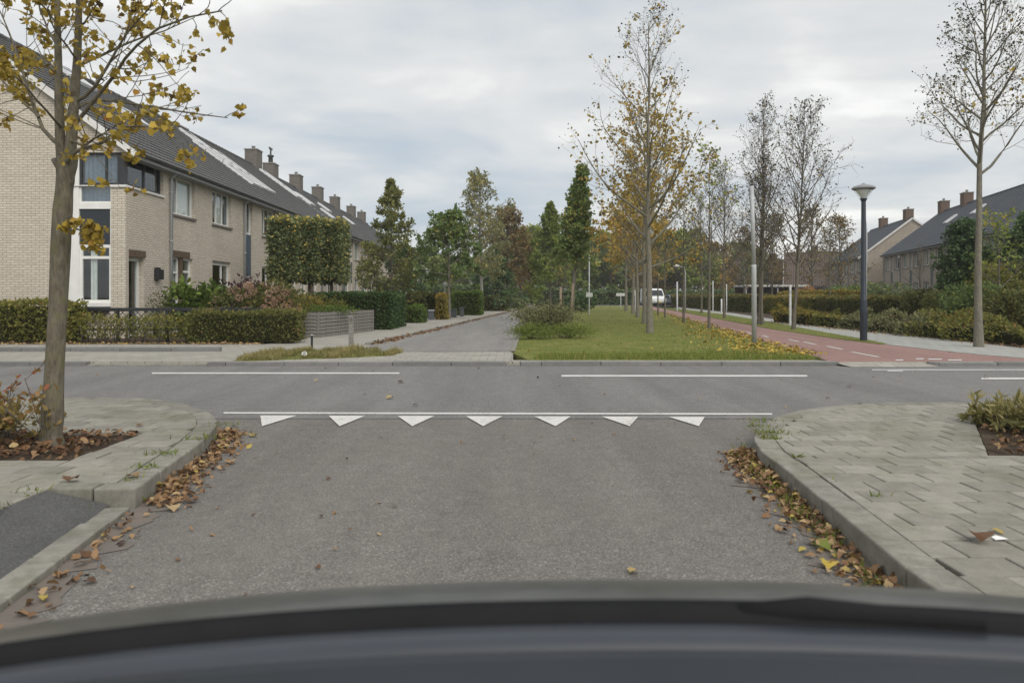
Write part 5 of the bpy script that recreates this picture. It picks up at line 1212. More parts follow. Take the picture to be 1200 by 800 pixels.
# ---------------------------------------------------------------- hedges
h0 = P(-25, 402.5, GZ); h1 = P(345, 402.5, GZ)
hy = h0.y + .35
hx = [P(x, 402.5, GZ).x for x in (-90, 78, 222, 348)]
hedge('hedge', 'low yellow-green hedge along the gable end', (hx[0], hy, .06), (hx[1] + .1, hy, .06), .75, 1.02, 'leaf_hedge', .075, 560, 31, base_bare=.08)
hedge('hedge', 'thin see-through hedge growing in front of the lattice fence', (hx[1], hy - .05, .06), (hx[2], hy - .05, .06), .42, .66, 'leaf_hedge', .07, 400, 32, base_bare=.12, rough=.16, core=False)
hedge('hedge', 'dense dull green hedge below the fading hydrangea', (hx[2], hy, .06), (hx[3], hy, .06), .8, .80, 'leaf_hedge_dark', .07, 560, 33, base_bare=.06, rough=.08)
e0 = P(349, 391, GZ); e1 = P(372, 391, GZ); hedge('hedge', 'tiny clipped green hedge beside the grey slatted planter', (e0.x, e0.y + .3, GZ), (e1.x, e1.y + .3, GZ), .5, .50, 'leaf_yew', .06, 650, 34)
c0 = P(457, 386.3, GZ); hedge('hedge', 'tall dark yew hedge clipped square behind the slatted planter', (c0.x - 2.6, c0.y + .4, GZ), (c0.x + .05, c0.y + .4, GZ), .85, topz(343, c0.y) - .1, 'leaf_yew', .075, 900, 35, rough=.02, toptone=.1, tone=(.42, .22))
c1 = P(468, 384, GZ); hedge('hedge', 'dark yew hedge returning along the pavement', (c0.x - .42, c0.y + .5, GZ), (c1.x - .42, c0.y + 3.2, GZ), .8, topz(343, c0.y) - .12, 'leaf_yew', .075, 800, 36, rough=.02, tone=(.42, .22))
def seg(name, lab, px, base, w_px, top, depth, leaf, seed, lsz=.11, dens=420, tone=(.5, .25), **kw):
    b = G(px, base); w = w_px * b.y / F; return hedge(name, lab, (b.x - w / 2, b.y + depth / 2, GZ), (b.x + w / 2, b.y + depth / 2, GZ), depth, topz(top, b.y) - GZ, leaf, lsz, dens, seed, tone=tone, **kw)
seg('hedge', 'small rounded green bush hedge at the pavement edge past the yew', 482, 378.5, 21, 361, 1.2, 'leaf_bright', 37, tone=(.3, .2), rough=.1)
seg('hedge', 'olive hedge behind the dark planter boxes', 498, 372, 42, 344.5, 1.4, 'leaf_hedge_dark', 38, tone=(.55, .25)); seg('hedge', 'short amber hedge next to the green street tree', 517, 374.5, 9, 346, 1.0, 'leaf_gold_hedge', 39)
seg('hedge', 'bright green clipped hedge past the green street tree', 546, 369.5, 32, 342, 3.5, 'leaf_bright', 40, tone=(.35, .25)); seg('hedge', 'lime hedge end clipped like a pillar', 557, 369.3, 11, 343, 1.6, 'leaf_bright', 41, tone=(.62, .25))
seg('hedge', 'brownish far hedge where the pavement narrows', 580, 364.4, 27, 348.5, 5, 'leaf_hedge_dark', 42, lsz=.16, dens=200); seg('hedge', 'small lime hedge at the bend of the side street', 606, 361.6, 16, 352, 4, 'leaf_lime', 43, lsz=.2, dens=150)
for (xa, xb, hh, lab, sd_) in ((430, 560, 2.6, 'tall dark thicket closing the far end of the gardens', 44), (560, 655, 2.2, 'long dark hedge across the far end of the side street', 45), (655, 760, 1.9, 'far dark hedge behind the lawn trees', 46), (760, 860, 1.8, 'far dark hedge behind the parked vehicles', 47), (860, 1010, 2.2, 'far olive thicket below the brown roofs', 48)):
    hedge('hedge', lab, (at(xa, 350, 101).x, 101, .05), (at(xb, 350, 101).x, 101, .05), 1.6, hh, 'leaf_dark', .3, 90, sd_, tone=(.6, .3), rough=.25)
# right
lowx = 11.35
segs = [(15.2, 18.2, .42, 'leaf_hedge', 'low mossy green border hedge beside the tall bare tree'), (18.25, 20.9, .52, 'leaf_hedge', 'low golden border hedge by the trunk of the tall bare tree'), (21.0, 23.6, .42, 'leaf_weed', 'thin brownish border hedge behind the lamp post'),
        (23.7, 26.4, .46, 'leaf_weed', 'low patchy border hedge with purple-brown leaves'), (26.5, 29.0, .52, 'leaf_hedge', 'low olive border hedge near the white marker post'), (29.1, 33.5, .62, 'leaf_gold_hedge', 'low orange-topped border hedge by the bare spreading tree')]
for k, (y0, y1, hh, lf, lab) in enumerate(segs):
    x0 = 11.55 + (y0 - 15) * .022 + (.35 if k == 0 else 0); hedge('border_hedge', lab, (x0 + .45, y0, .06), (x0 + .5, y1, .06), .85, hh * .85, lf, .085, 380, 300 + k, rough=.30, tone=(.42, .32))
hedge('border_hedge', 'low green strip of border plants running off past the tall bare tree', (12.2, 15.6, .06), (20, 15.4, .06), 1.0, .45, 'leaf_hedge', .085, 420, 310, rough=.12)
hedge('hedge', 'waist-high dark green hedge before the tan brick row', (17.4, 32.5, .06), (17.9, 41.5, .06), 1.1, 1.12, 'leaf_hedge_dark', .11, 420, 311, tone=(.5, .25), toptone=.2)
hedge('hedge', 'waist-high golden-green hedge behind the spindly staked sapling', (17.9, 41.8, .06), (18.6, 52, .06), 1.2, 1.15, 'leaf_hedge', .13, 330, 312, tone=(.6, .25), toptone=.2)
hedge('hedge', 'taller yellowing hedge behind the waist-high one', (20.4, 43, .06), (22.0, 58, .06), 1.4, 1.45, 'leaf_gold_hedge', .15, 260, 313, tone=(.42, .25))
hedge('hedge', 'long olive hedge beside the far footpath', (18.2, 53, .06), (19.2, 72, .06), 1.2, 1.25, 'leaf_hedge_dark', .16, 240, 314, tone=(.55, .25))
hedge('hedge', 'brown-green hedge in blocks near the thin white posts', (19.6, 73, .06), (21.0, 92, .06), 1.4, 1.3, 'leaf_hedge_dark', .2, 160, 315, tone=(.6, .3))
# evergreens and shrubs on the right
for (px, base, top, w, lab, sd_, lf) in ((1130, 384, 262, 1.35, 'broad dark conifer hiding part of the tan brick row', 131, 'leaf_dark'), (1192, 386, 300, 1.9, 'dense evergreen mass behind the pale staked tree', 132, 'leaf_dark'), (1148, 386, 305, 1.3, 'dark green fir between the bigger evergreens', 133, 'leaf_yew'), (1215, 388, 262, 2.2, 'tall conifer at the edge of the evergreen group', 134, 'leaf_dark')):
    b = P(px, base, .06); b = Vector((b.x * 1.12, b.y * 1.12, .06)); tree('fir_tree', lab, b, topz(top, b.y) - .1, .12, sd_, bark='bark_dark', leaf=lf, crown=.03, nb=60, ang=(88, 40), blen=lambda s, w=w: w * (1 - s) ** .6 + .2, ns=9, nss=3, up=.04, nleaf=8, lsize=.15, tone=(.5, .28), shape=NEEDLE * np.array([1, 2.2]))
for (px, base, rx, hz, lf, lab, sd_, ls) in ((1040, 374, 1.4, 1.75, 'leaf_pleach', 'grey-green spruce bush before the tan row', 141, .15), (1062, 373, 1.5, 1.25, 'leaf_dark', 'dark rounded shrub beside the staked bare tree', 142, .14), (998, 368, 1.4, 2.0, 'leaf_green', 'fresh green bush at the plain gable end', 143, .17), (1090, 380, 1.1, 1.45, 'leaf_hedge_dark', 'olive shrub behind the two wooden stakes', 144, .11),
                                  (1150, 388, 1.2, 1.7, 'leaf_green', 'leafy green shrub at the foot of the conifers', 145, .11), (1190, 391, 1.2, 1.4, 'leaf_hedge_dark', 'dull green shrub behind the low border plants', 146, .11), (1112, 385, .9, 1.3, 'leaf_hedge_dark', 'low dark shrub below the broad conifer', 147, .11), (1168, 386, .9, 2.3, 'leaf_hedge', 'tangled yellow-green climber beside the staked tree', 148, .11),
                                  (945, 366, 1.6, 1.5, 'leaf_hedge', 'mixed olive bush behind the low golden hedge', 149, .16)):
    b = P(px, base, .06); shrub('shrub', lab, b, rx, rx, hz, lf, ls, 3800, sd_)
b = Vector((at(948, 340, 56).x, 56, .06)); shrub('shrub', 'small bright red-orange bush in a far garden', b, .8, .8, 1.9, 'leaf_rust', .16, 1500, 150, tone=(.95, .1))
# garden plants in front of the left row
def gl(px, Yd): return Vector((at(px, 350, Yd).x, Yd, .06))
b = gl(226, 20.7); shrub('shrub', 'glossy bright green laurel by the doors', b, .85, .75, 1.62, 'leaf_bright', .19, 1500, 161, shape=OVAL, tone=(.5, .3))
b = gl(291, 21.4); shrub('shrub', 'dark purple-leaved shrub behind the hydrangea', b, 1.1, .6, 1.95, 'leaf_purple', .09, 2800, 162, loose=.15)
b = gl(182, 20.2); shrub('shrub', 'wispy grey shrub under the letter box', b, .45, .4, 1.35, 'leaf_weed', .055, 900, 163, tone=(.3, .2), loose=.3, stems=14)
b = gl(305, 20.0); hyd = shrub('hydrangea', 'hydrangea covered in fading pink-brown flower heads', b, 1.25, .55, 1.55, 'leaf_hedge_dark', .10, 2600, 164)
r = np.random.default_rng(77); fh_cache = []
for k in range(4):
    n = 110; d = unit(r.normal(size=(n, 3))); v, f, t = leaf_arrays(r, d * .09 * np.array([1, 1, .85]), .036, (.25, .5, .7, .4)[k] + .2 * r.normal(size=n), axis=d, spread=.9); fh_cache.append(np_mesh('flower_head', v, f, M['petal'], t))
for k in range(42):
    a = r.uniform(0, 2 * math.pi); e_ = r.uniform(-.35, 1.3); x = math.cos(a) * math.cos(e_) * 1.28 * r.uniform(.75, 1.05); y = -abs(math.sin(a) * math.cos(e_)) * .75; z = .78 + math.sin(e_) * .72
    o = link('flower_head', fh_cache[k % 4], hyd, (x, y, max(.5, z))); o.scale = (1, 1, 1) if k % 3 else (1.25, 1.25, 1.1); o.rotation_euler = (0, 0, r.uniform(0, 6))
b = gl(340, 23.5); shrub('shrub', 'yellowing garden shrub below the pleached trees', b, 1.0, .8, 1.25, 'leaf_gold_hedge', .09, 2200, 165, tone=(.4, .3))
b = gl(362, 24.5); shrub('shrub', 'dark bushy plant between the pleached trunks', b, 1.1, .8, 1.3, 'leaf_hedge_dark', .09, 2600, 166); b = gl(384, 25); shrub('shrub', 'yellow-flecked bush beside the yew hedge', b, .9, .8, 1.25, 'leaf_hedge', .09, 2400, 167)
b = gl(338, 22.0); shrub('shrub', 'white-flecked low shrub beside the hydrangea', b, .5, .4, .95, 'leaf_pleach', .07, 900, 168, tone=(.8, .2))
# weed bed at the tip of the lawn
b = G(640, 388); shrub('weed_bush', 'straggly grey-brown weed bush at the tip of the lawn', b, 1.15, 1.6, .95, 'leaf_weed', .075, 5200, 171, tone=(.42, .34), loose=.35, stems=40, lobes=22, shell=.2)
b = G(622, 397); shrub('weed_bush', 'low green weeds along the street side of the lawn tip', b, .7, .9, .42, 'grass_blade', .085, 2000, 172, tone=(.3, .25), loose=.35, stems=12, lobes=14, shell=.1, shape=NEEDLE)
b = G(665, 396); shrub('weed_bush', 'sparse green weeds under the columnar oak', b, .9, .9, .40, 'grass_blade', .085, 1800, 173, tone=(.3, .25), loose=.35, stems=12, lobes=14, shell=.1, shape=NEEDLE)
b = G(683, 365.2); shrub('shrub', 'low dark round bush behind the columnar oak', b, 1.5, 1.2, 1.5, 'leaf_dark', .2, 1500, 174)
# shrubs in the corner beds
def bed_shrub(name, lab, x0, x1, y0, y1, n, hz, leaf, seed, shape=OVAL, ls=.05):
    r = np.random.default_rng(seed); root = empty(name, ((x0 + x1) / 2, (y0 + y1) / 2, PZ - .02), 0, lab, 'shrub'); W = (x1 - x0) / 2; D = (y1 - y0) / 2
    st = np.stack([r.uniform(-W, W, n), r.uniform(-D, D, n), np.zeros(n) - .02], -1); d = r.normal(size=(n, 3)) * .35 + np.array([0, 0, 1.0]); L = hz * r.uniform(.55, 1.15, n)
    b1 = grow(r, st, d, L, 6, -.02, .12); u2 = r.uniform(.3, 1, (n, 4)); p2, dd = along(b1, u2); b2 = grow(r, p2.reshape(-1, 3), side_dirs(r, dd, 25, 60).reshape(-1, 3), np.repeat(L, 4) * .33, 4, 0, .12)
    v, f = cat_tubes([tubes(b1, np.full((n, 6), .0035), 4), tubes(b2, np.full((len(b2), 4), .002), 3)]); link('stems', np_mesh('stems', v, f, M['bark_dark'], smooth=True), root)['kind'] = 'stuff'
    uu = r.uniform(.15, 1, (len(b2), 7)); lp, ld = along(b2, uu); lp = lp.reshape(-1, 3); h = lp[:, 2] / hz
    leaves('foliage', r, lp, ls * r.uniform(.5, 1.2, len(lp)), .28 + .38 * h + .16 * r.normal(size=len(lp)), leaf, root, axis=ld.reshape(-1, 3), shape=shape); return root
bed_shrub('spirea', 'loose shrub with reddening leaves beside the maple trunk', -5.2, -3.70, 4.9, 5.65, 230, .40, 'leaf_red_shrub', 181)
bed_shrub('spirea', 'small leaning sprig with yellow leaves on the kerb side of the maple trunk', -3.43, -3.36, 5.25, 5.35, 6, .5, 'leaf_red_shrub', 182)
bed_shrub('bed_grass', 'dry tufted plant in the planting bed of the wide tiled corner', 3.95, 5.5, 5.05, 6.35, 400, .24, 'grass_dry', 183, shape=NEEDLE, ls=.10)
# ---------------------------------------------------------------- grass and fallen leaves
r = np.random.default_rng(5)
xy = scatter(r, lawn, 420000, lambda x, y: np.clip(1.0 - (y - 12) / 30, .03, 1)); xy = xy[:90000]
blades('grass', 'green mown grass on the median lawn', r, xy, GZ - .005, .05, 'grass_blade', tone=(.45, .22))
edge = scatter(r, [(0.35, 13.05), (5.6, 13.05), (5.3, 14.0), (4.6, 14.6), (0.6, 14.2)], 9000); blades('long_grass', 'long tufty grass along the front of the lawn', r, edge, GZ - .005, .10, 'grass_blade', tone=(.6, .25))
gpatch = [tuple(P(x, y, GZ))[:2] for x, y in ((274, 423), (284, 418), (310, 414.5), (350, 411), (395, 409), (440, 409.5), (472, 413), (455, 417), (400, 419.5), (335, 421.5), (300, 423))]
slab('grass_island', gpatch, -0.02, GZ + .003, 'lawn')
xy = scatter(r, gpatch, 30000); nz = np.sin(xy[:, 0] * 5.1) + np.sin(xy[:, 1] * 9 + xy[:, 0] * 2.3) + np.sin(xy[:, 0] * 13 + 1); k_ = r.uniform(size=len(xy)) < np.clip(.62 + .25 * nz, .08, 1); xy, nz = xy[k_], nz[k_]
p_ = np.concatenate([xy, np.full((len(xy), 1), GZ)], 1); v, f, t = leaf_arrays(r, p_, (.07 + .022 * nz) * r.uniform(.5, 1.5, len(p_)), .35 + .16 * nz + .2 * r.normal(size=len(p_)), axis=np.tile([0, 0, 1.0], (len(p_), 1)), shape=BLADE * np.array([1, 1.5]), spread=.6, fold=0)
tag(link('long_grass', np_mesh('long_grass', v, f, M['grass_dry'], t)), 'dry tufty grass on the kerb island around the wooden post', 'grass', kind='stuff')
vg = [(p.x, p.y) for p in vl] + [(p.x, p.y) for p in vr[::-1]]
xy = scatter(r, vg, 60000)[:14000]; blades('grass', 'short grass of the verge beside the cycle path', r, xy, GZ - .005, .05, 'grass_blade', tone=(.5, .25))
# weeds growing in the gaps of the pavings
cr = []
for (x0, y0, n, s) in ((-2.37, 5.55, 60, .10), (-2.40, 5.0, 50, .08), (-2.33, 4.6, 30, .06), (-2.42, 6.1, 50, .10), (-2.48, 4.02, 120, .10), (-2.62, 3.7, 60, .07), (-2.44, 3.55, 40, .06), (2.02, 5.75, 120, .10), (1.96, 5.55, 80, .07), (2.05, 6.05, 60, .08), (2.0, 3.95, 14, .03), (2.15, 6.3, 50, .08), (1.92, 4.9, 25, .03), (1.86, 4.3, 25, .03), (-2.24, 4.22, 60, .08), (-1.85, 2.5, 50, .05)):
    cr.append(np.stack([x0 + r.normal(size=n) * s, y0 + r.normal(size=n) * s * .5], -1))
for k in range(60):
    t = r.uniform(); y = 2.8 + 2.8 * t; x = np.interp(y, [2.88, 4.27, 5.13, 5.53], [1.57, 1.70, 1.76, 1.84]) - .04; cr.append(np.stack([x - np.abs(r.normal(size=14)) * .05, y + r.normal(size=14) * .06], -1))
w_ = np.concatenate(cr); zz_ = np.where((w_[:, 0] > 1.9) | ((w_[:, 0] < -2.2) & (w_[:, 1] > 4.24)) | (w_[:, 0] < -2.6), PZ, .012)
p = np.concatenate([w_, zz_[:, None]], 1); v, f, t = leaf_arrays(r, p, .045 * r.uniform(.4, 1.3, len(p)), .45 + .25 * r.normal(size=len(p)), axis=np.tile([0, 0, 1.0], (len(p), 1)), shape=BLADE * np.array([1, 2.2]), spread=.7, fold=0)
tag(link('pavement_weeds', np_mesh('pavement_weeds', v, f, M['grass_blade'], t)), 'small grass tufts sprouting from kerb and tile joints', 'weeds', kind='stuff')
# drifts of leaves against the kerbs
def drift(line, n, spread, z, zs, out):
    t = r.uniform(0, 1, n); L = np.array(line); seg_ = np.minimum((t * (len(L) - 1)).astype(int), len(L) - 2); f = (t * (len(L) - 1) - seg_)[:, None]
    p = L[seg_] + (L[seg_ + 1] - L[seg_]) * f; d = np.abs(r.normal(size=(n, 1))) * spread; p = p + np.array(out) * d + r.normal(size=(n, 2)) * .02
    return np.concatenate([p, z + np.abs(r.normal(size=(n, 1))) * zs * np.exp(-d / spread)], 1)
fallen('leaf_drift', 'drift of brown and tan leaves against the straight kerb of the tiled corner', r, drift([(1.54, 2.4), (1.63, 3.7), (1.70, 4.6), (1.76, 5.2), (1.84, 5.6)], 1150, .10, .010, .022, (-1, -.1)), .046, 'litter', (.52, .27))
fallen('leaf_drift', 'drift of brown leaves along the curved kerb near the maple', r, drift([(-2.08, 4.15), (-2.20, 4.6), (-2.26, 5.1), (-2.33, 5.6), (-2.46, 6.1), (-2.62, 6.5)], 800, .10, .010, .020, (1, .0)), .045, 'litter', (.5, .27))
fallen('leaf_drift', 'thin line of leaves beside the flush concrete strip', r, drift([(-1.68, 1.6), (-1.88, 2.6), (-2.08, 4.0)], 130, .06, .010, .01, (1, 0)), .045, 'litter', (.48, .27))
fallen('leaf_drift', 'mulch of dead leaves in the bed around the maple', r, np.concatenate([r.uniform([-5.0, 4.82], [-2.95, 5.78], (900, 2)), PZ + .0 + np.abs(r.normal(size=(900, 1))) * .018], 1), .055, 'litter', (.2, .25))
q_ = r.uniform([3.3, 4.98], [5.6, 6.4], (600, 2)); q_ = q_[q_[:, 0] > 3.3 + (q_[:, 1] - 4.95) * .56]; BEDL = np.concatenate([q_, PZ + np.abs(r.normal(size=(len(q_), 1))) * .02], 1)
fallen('leaf_drift', 'dead leaves in the planting bed of the wide tiled corner', r, BEDL, .06, 'litter', (.4, .27))
e_ = np.array([(p.x, p.y) for p in pl[2:]]); t = r.uniform(0, 1, 1700); i_ = np.minimum((t * (len(e_) - 1)).astype(int), len(e_) - 2); f_ = (t * (len(e_) - 1) - i_)[:, None]; q = e_[i_] + (e_[i_ + 1] - e_[i_]) * f_ + np.stack([-np.abs(r.normal(size=1700)) * .85 + .15, r.normal(size=1700) * .25], -1)
fallen('leaf_drift', 'yellow leaves strewn along the lawn edge by the cycle path', r, np.concatenate([q, np.full((len(q), 1), GZ + .03)], 1), .085, 'litter_yellow', (.5, .3))
q = scatter(r, lawn, 5200)[:420]; fallen('leaf_drift', 'scattered dry leaves on the median lawn', r, np.concatenate([q, np.full((len(q), 1), GZ + .03)], 1), .075, 'litter', (.65, .25))
le = np.array([(p.x, p.y) for p in left_edge]); fallen('leaf_drift', 'brown leaf line in the gutter of the side street', r, drift(le[:6].tolist(), 900, .12, GZ + .012, .03, (1, -.1)), .085, 'litter', (.35, .25))
q = np.stack([r.uniform(-14, -6.0, 700), hy - .42 - np.abs(r.normal(size=700)) * .12], -1); fallen('leaf_drift', 'yellow and brown leaves at the foot of the front hedge', r, np.concatenate([q, np.full((700, 1), GZ + .015)], 1), .07, 'litter', (.75, .25))
q = np.stack([r.uniform(11.2, 12.0, 500), r.uniform(15.5, 33, 500)], -1); fallen('leaf_drift', 'leaves lying before the low border hedge', r, np.concatenate([q, np.full((500, 1), .08)], 1), .07, 'litter', (.5, .3))
# leaves lying singly on the road and pavements
def leaf_thing(px, py, z, size, tone_, mat, lab, sd_, curl=.6):
    rr = np.random.default_rng(sd_); b = P(px, py, z); v, f, t = leaf_arrays(rr, np.array([[0, 0, size * .12]]), size, np.array([tone_]), axis=np.array([[rr.normal(), rr.normal(), .02]]), shape=MAPLE if sd_ % 2 else OVAL, fold=curl, flat=.92, spread=.02)
    o = link('fallen_leaf', np_mesh('fallen_leaf', v, f, M[mat], t), None, b); tag(o, lab, 'leaf'); return o
leaf_thing(1150, 638, PZ, .105, .22, 'litter', 'curled dark brown leaf on the pavement tiles', 1, .9); leaf_thing(1160, 622, PZ, .07, .95, 'litter', 'small yellow leaf on the pavement tiles', 2); leaf_thing(956, 641, .004, .085, .75, 'grass_blade', 'green leaf on the asphalt beside the leaf drift', 3)
leaf_thing(973, 662, .004, .075, .95, 'litter_yellow', 'olive-yellow leaf lying beside the leaf drift', 5); leaf_thing(80, 566, PZ, .09, .25, 'litter', 'reddish brown leaf at the edge of the dark asphalt ramp', 7); leaf_thing(160, 560, PZ, .07, .6, 'litter', 'tan leaf on the kerb near the maple bed', 9)
leaf_thing(222, 590, .004, .07, .2, 'litter', 'dark leaf on the asphalt beside the curved kerb', 11); leaf_thing(202, 596, .004, .08, .85, 'litter', 'pale leaf on the asphalt beside the curved kerb', 13); leaf_thing(460, 467, .006, .09, .9, 'litter', 'pale leaf in the middle of the crossing street', 15); leaf_thing(467, 449, .006, .09, .15, 'litter', 'dark leaf on the crossing street by the centre line', 17)
leaf_thing(270, 544, .004, .08, .8, 'litter', 'tan leaf near the end of the give-way line', 19); leaf_thing(295, 512, .004, .07, .95, 'litter', 'yellow leaf close to the give-way teeth', 21); leaf_thing(738, 672, .004, .05, .9, 'litter', 'small pale leaf on the road before the car', 23); leaf_thing(100, 683, .004, .05, .1, 'litter', 'tiny dark leaf on the road beside the strip', 25)
leaf_thing(160, 500, PZ, .06, .5, 'litter', 'brown leaf on the tiles behind the maple bed', 27); leaf_thing(18, 604, .024, .06, .7, 'litter', 'leaf on the dark asphalt ramp', 29)
q = np.concatenate([r.uniform([-2.0, 2.6], [1.7, 7.2], (38, 2)), np.full((38, 1), .008)], 1); fallen('leaf_scatter', 'few tiny leaf scraps scattered over the asphalt', r, q, .035, 'litter', (.55, .35), flat=.9)
q = np.concatenate([r.uniform([-14, 7.6], [14, 12.4], (46, 2)), np.full((46, 1), .012)], 1); fallen('leaf_scatter', 'few leaf scraps scattered over the crossing street', r, q, .06, 'litter', (.55, .35), flat=.9)
b = P(1171, 632, PZ); o = link('paper_scrap', MB().add([(-.028, -.016, .006), (.026, -.018, .010), (.03, .014, .006), (-.004, .019, .014), (-.026, .014, .008)], [(0, 1, 2, 3, 4)]).mesh('paper_scrap', M['paper']), None, b); s_ = o.modifiers.new('thick', 'SOLIDIFY'); s_.thickness = .002; tag(o, 'crumpled white scrap of paper on the pavement tiles', 'paper')
b = P(355, 418.5, GZ); o = link('litter_cup', MB().lathe([(0, 0), (.035, 0), (.045, .09), (.04, .09), (.03, .01)], 12).mesh('litter_cup', M['paper']), None, b + Vector((0, 0, .06))); o.rotation_euler = (1.4, 0.3, .6); tag(o, 'white crumpled cup lying in the kerb island grass', 'cup')

# ---------------------------------------------------------------- street furniture
# post-top lamp
b = P(1012, 399, .066); zt = topz(218, b.y) - b.z; lamp = empty('street_lamp', b, 0, 'dark blue post lamp with conical glass lantern beside the footpath', 'street lamp')
MB().lathe([(.088, -.1), (.088, 1.05), (.082, 1.08), (.074, 1.1), (.055, zt - .36), (.05, zt - .34), (.0, zt - .34)], 16).build('post', M['lamp_blue'], lamp)
MB().box(-.05, .05, -.112, -.100, .35, .75).build('access_door', M['lamp_blue'], lamp)
lt = MB().lathe([(.06, zt - .40), (.075, zt - .36), (.10, zt - .33), (.0, zt - .33)], 16).build('lantern_base', M['lamp_blue'], lamp)
MB().lathe([(.085, zt - .33), (.255, zt - .075)], 24).build('lantern_glass', M['lamp_glass'], lt); MB().lathe([(.06, zt - .325), (.10, zt - .24), (.18, zt - .13), (.19, zt - .10), (.0, zt - .09)], 14).build('lamp_unit', M['lamp_white'], lt)
MB().lathe([(.265, zt - .09), (.29, zt - .075), (.29, zt - .05), (.24, zt - .01), (.12, zt + .03), (.05, zt + .04), (.04, zt + .07), (.0, zt + .08)], 24).build('lantern_cap', M['frame_grey'], lt)
# grey pole just behind the lamp
b = P(1020.5, 398, .066); b = Vector((b.x + .02, b.y + .35, .066)); zt = topz(258, b.y) - b.z; pole = empty('sign_pole', b, 0, 'slim pale grey pole with a thicker upper sleeve, next to the dark lamp post', 'pole')
MB().lathe([(.042, -.1), (.042, zt * .64), (.0, zt * .64)], 12).build('post', M['galvanised'], pole); MB().lathe([(.05, zt * .64), (.058, zt * .66), (.055, zt * .9), (.03, zt - .02), (.0, zt)], 12).build('sleeve', M['galvanised'], pole)
b = P(884, 403.5, GZ); zt = topz(217, b.y) - b.z; pole = empty('lamp_pole', b, 0, 'tall plain galvanised pole at the lawn edge by the cycle path', 'pole')
MB().tube([(0, 0, -.1), (-.01, 0, zt * .48), (-.012, 0, zt * .5)], [.062, .058, .058], 12).build('lower_post', M['galvanised'], pole); MB().tube([(-.012, 0, zt * .5), (-.06, 0, zt)], [.05, .046], 12).build('upper_post', M['galvanised'], pole); MB().tube([(-.06, 0, zt - .01), (-.062, 0, zt + .02)], [.052, .04], 12).build('cap', M['rubber'], pole)
b = P(926, 380.5, GZ); pole = empty('marker_post', b, 0, 'thin white marker post before the golden border hedge', 'post'); zt = topz(334, b.y) - b.z
MB().lathe([(.05, -.1), (.05, zt - .03), (.035, zt), (0, zt)], 12).build('post', M['plastic_white'], pole); MB().lathe([(.053, zt - .35), (.053, zt - .22)], 12).build('band', M['galvanised'], pole)
# wooden post and dark bollard on the grass island
b = P(411.5, 406.5, GZ + .003); zt = topz(370, b.y) - b.z; w_ = empty('wooden_post', b, .25, 'weathered square wooden post standing in the kerb island grass', 'post'); MB().prism([(-.055, -.055), (.055, -.055), (.055, .055), (-.055, .055)], -.1, zt, .012).build('post', M['wood_grey'], w_); MB().bar((0, -.058, zt - .11), (0, -.058, zt - .03), .06, .008).build('reflector', M['bin_grey'], w_)
b = P(365.5, 408, GZ + .003); zt = topz(392.5, b.y) - b.z; w_ = empty('marker_stake', b, 0, 'short dark stake in the kerb island grass', 'stake'); MB().prism([(-.02, -.02), (.02, -.02), (.02, .02), (-.02, .02)], -.1, zt, .006).build('post', M['metal_black'], w_); MB().lathe([(.028, zt - .01), (.028, zt + .01), (0, zt + .014)], 10).build('cap', M['galvanised'], w_)
# slatted planter
p0 = P(375, 395.2, GZ); p1 = P(438, 387.3, GZ); d = Vector((p1.x - p0.x, p1.y - p0.y, 0)); L_ = d.length; rz_ = math.atan2(d.y, d.x); hgt = topz(366, p0.y) - GZ
pn = empty('planter', p0, rz_, 'grey weathered planter box of horizontal slats by the pavement', 'planter'); wd = .95; rows = 7; sh = hgt / rows
ms = {}
for face, (o, ln, rot) in {'front': ((0, 0), L_, 0), 'end': ((0, 0), wd, math.pi / 2), 'back': ((0, wd), L_, 0), 'far': ((L_, 0), wd, math.pi / 2)}.items():
    nb = 3 if ln > 1.5 else 1
    for i in range(nb):
        for k in range(rows):
            l = ln / nb - .02; key = round(l, 3)
            if key not in ms: ms[key] = MB().box(.01, l, -.014, .014, .006, sh - .010).mesh('slat', M['wood_grey'])
            s_ = link('slat', ms[key], pn, (o[0] + (i * ln / nb if rot == 0 else 0), o[1] + (i * ln / nb if rot else 0), k * sh)); s_.rotation_euler = (random.uniform(-.04, .04), random.uniform(-.004, .004), rot)
for (x, y) in [(i * L_ / 3, yy_) for i in range(4) for yy_ in (.03, wd - .03)]: MB().box(x - .03, x + .03, y - .012 if y < .1 else y - .04, y + .045 if y < .1 else y + .01, -.05, hgt + .005).build('corner_post', M['wood_grey'], pn)
MB().box(.02, L_ - .02, .03, wd - .03, .02, hgt - .10).build('soil_fill', M['soil'], pn)
pm = Matrix.Rotation(rz_, 4, 'Z'); b = Vector(p0) + pm @ Vector((L_ * .32, wd / 2, hgt - .1)); shrub('planter_plant', 'low green plants growing out of the slatted planter', b, 1.0, .35, .28, 'leaf_bright', .09, 900, 175, shape=NEEDLE, cat='plant')
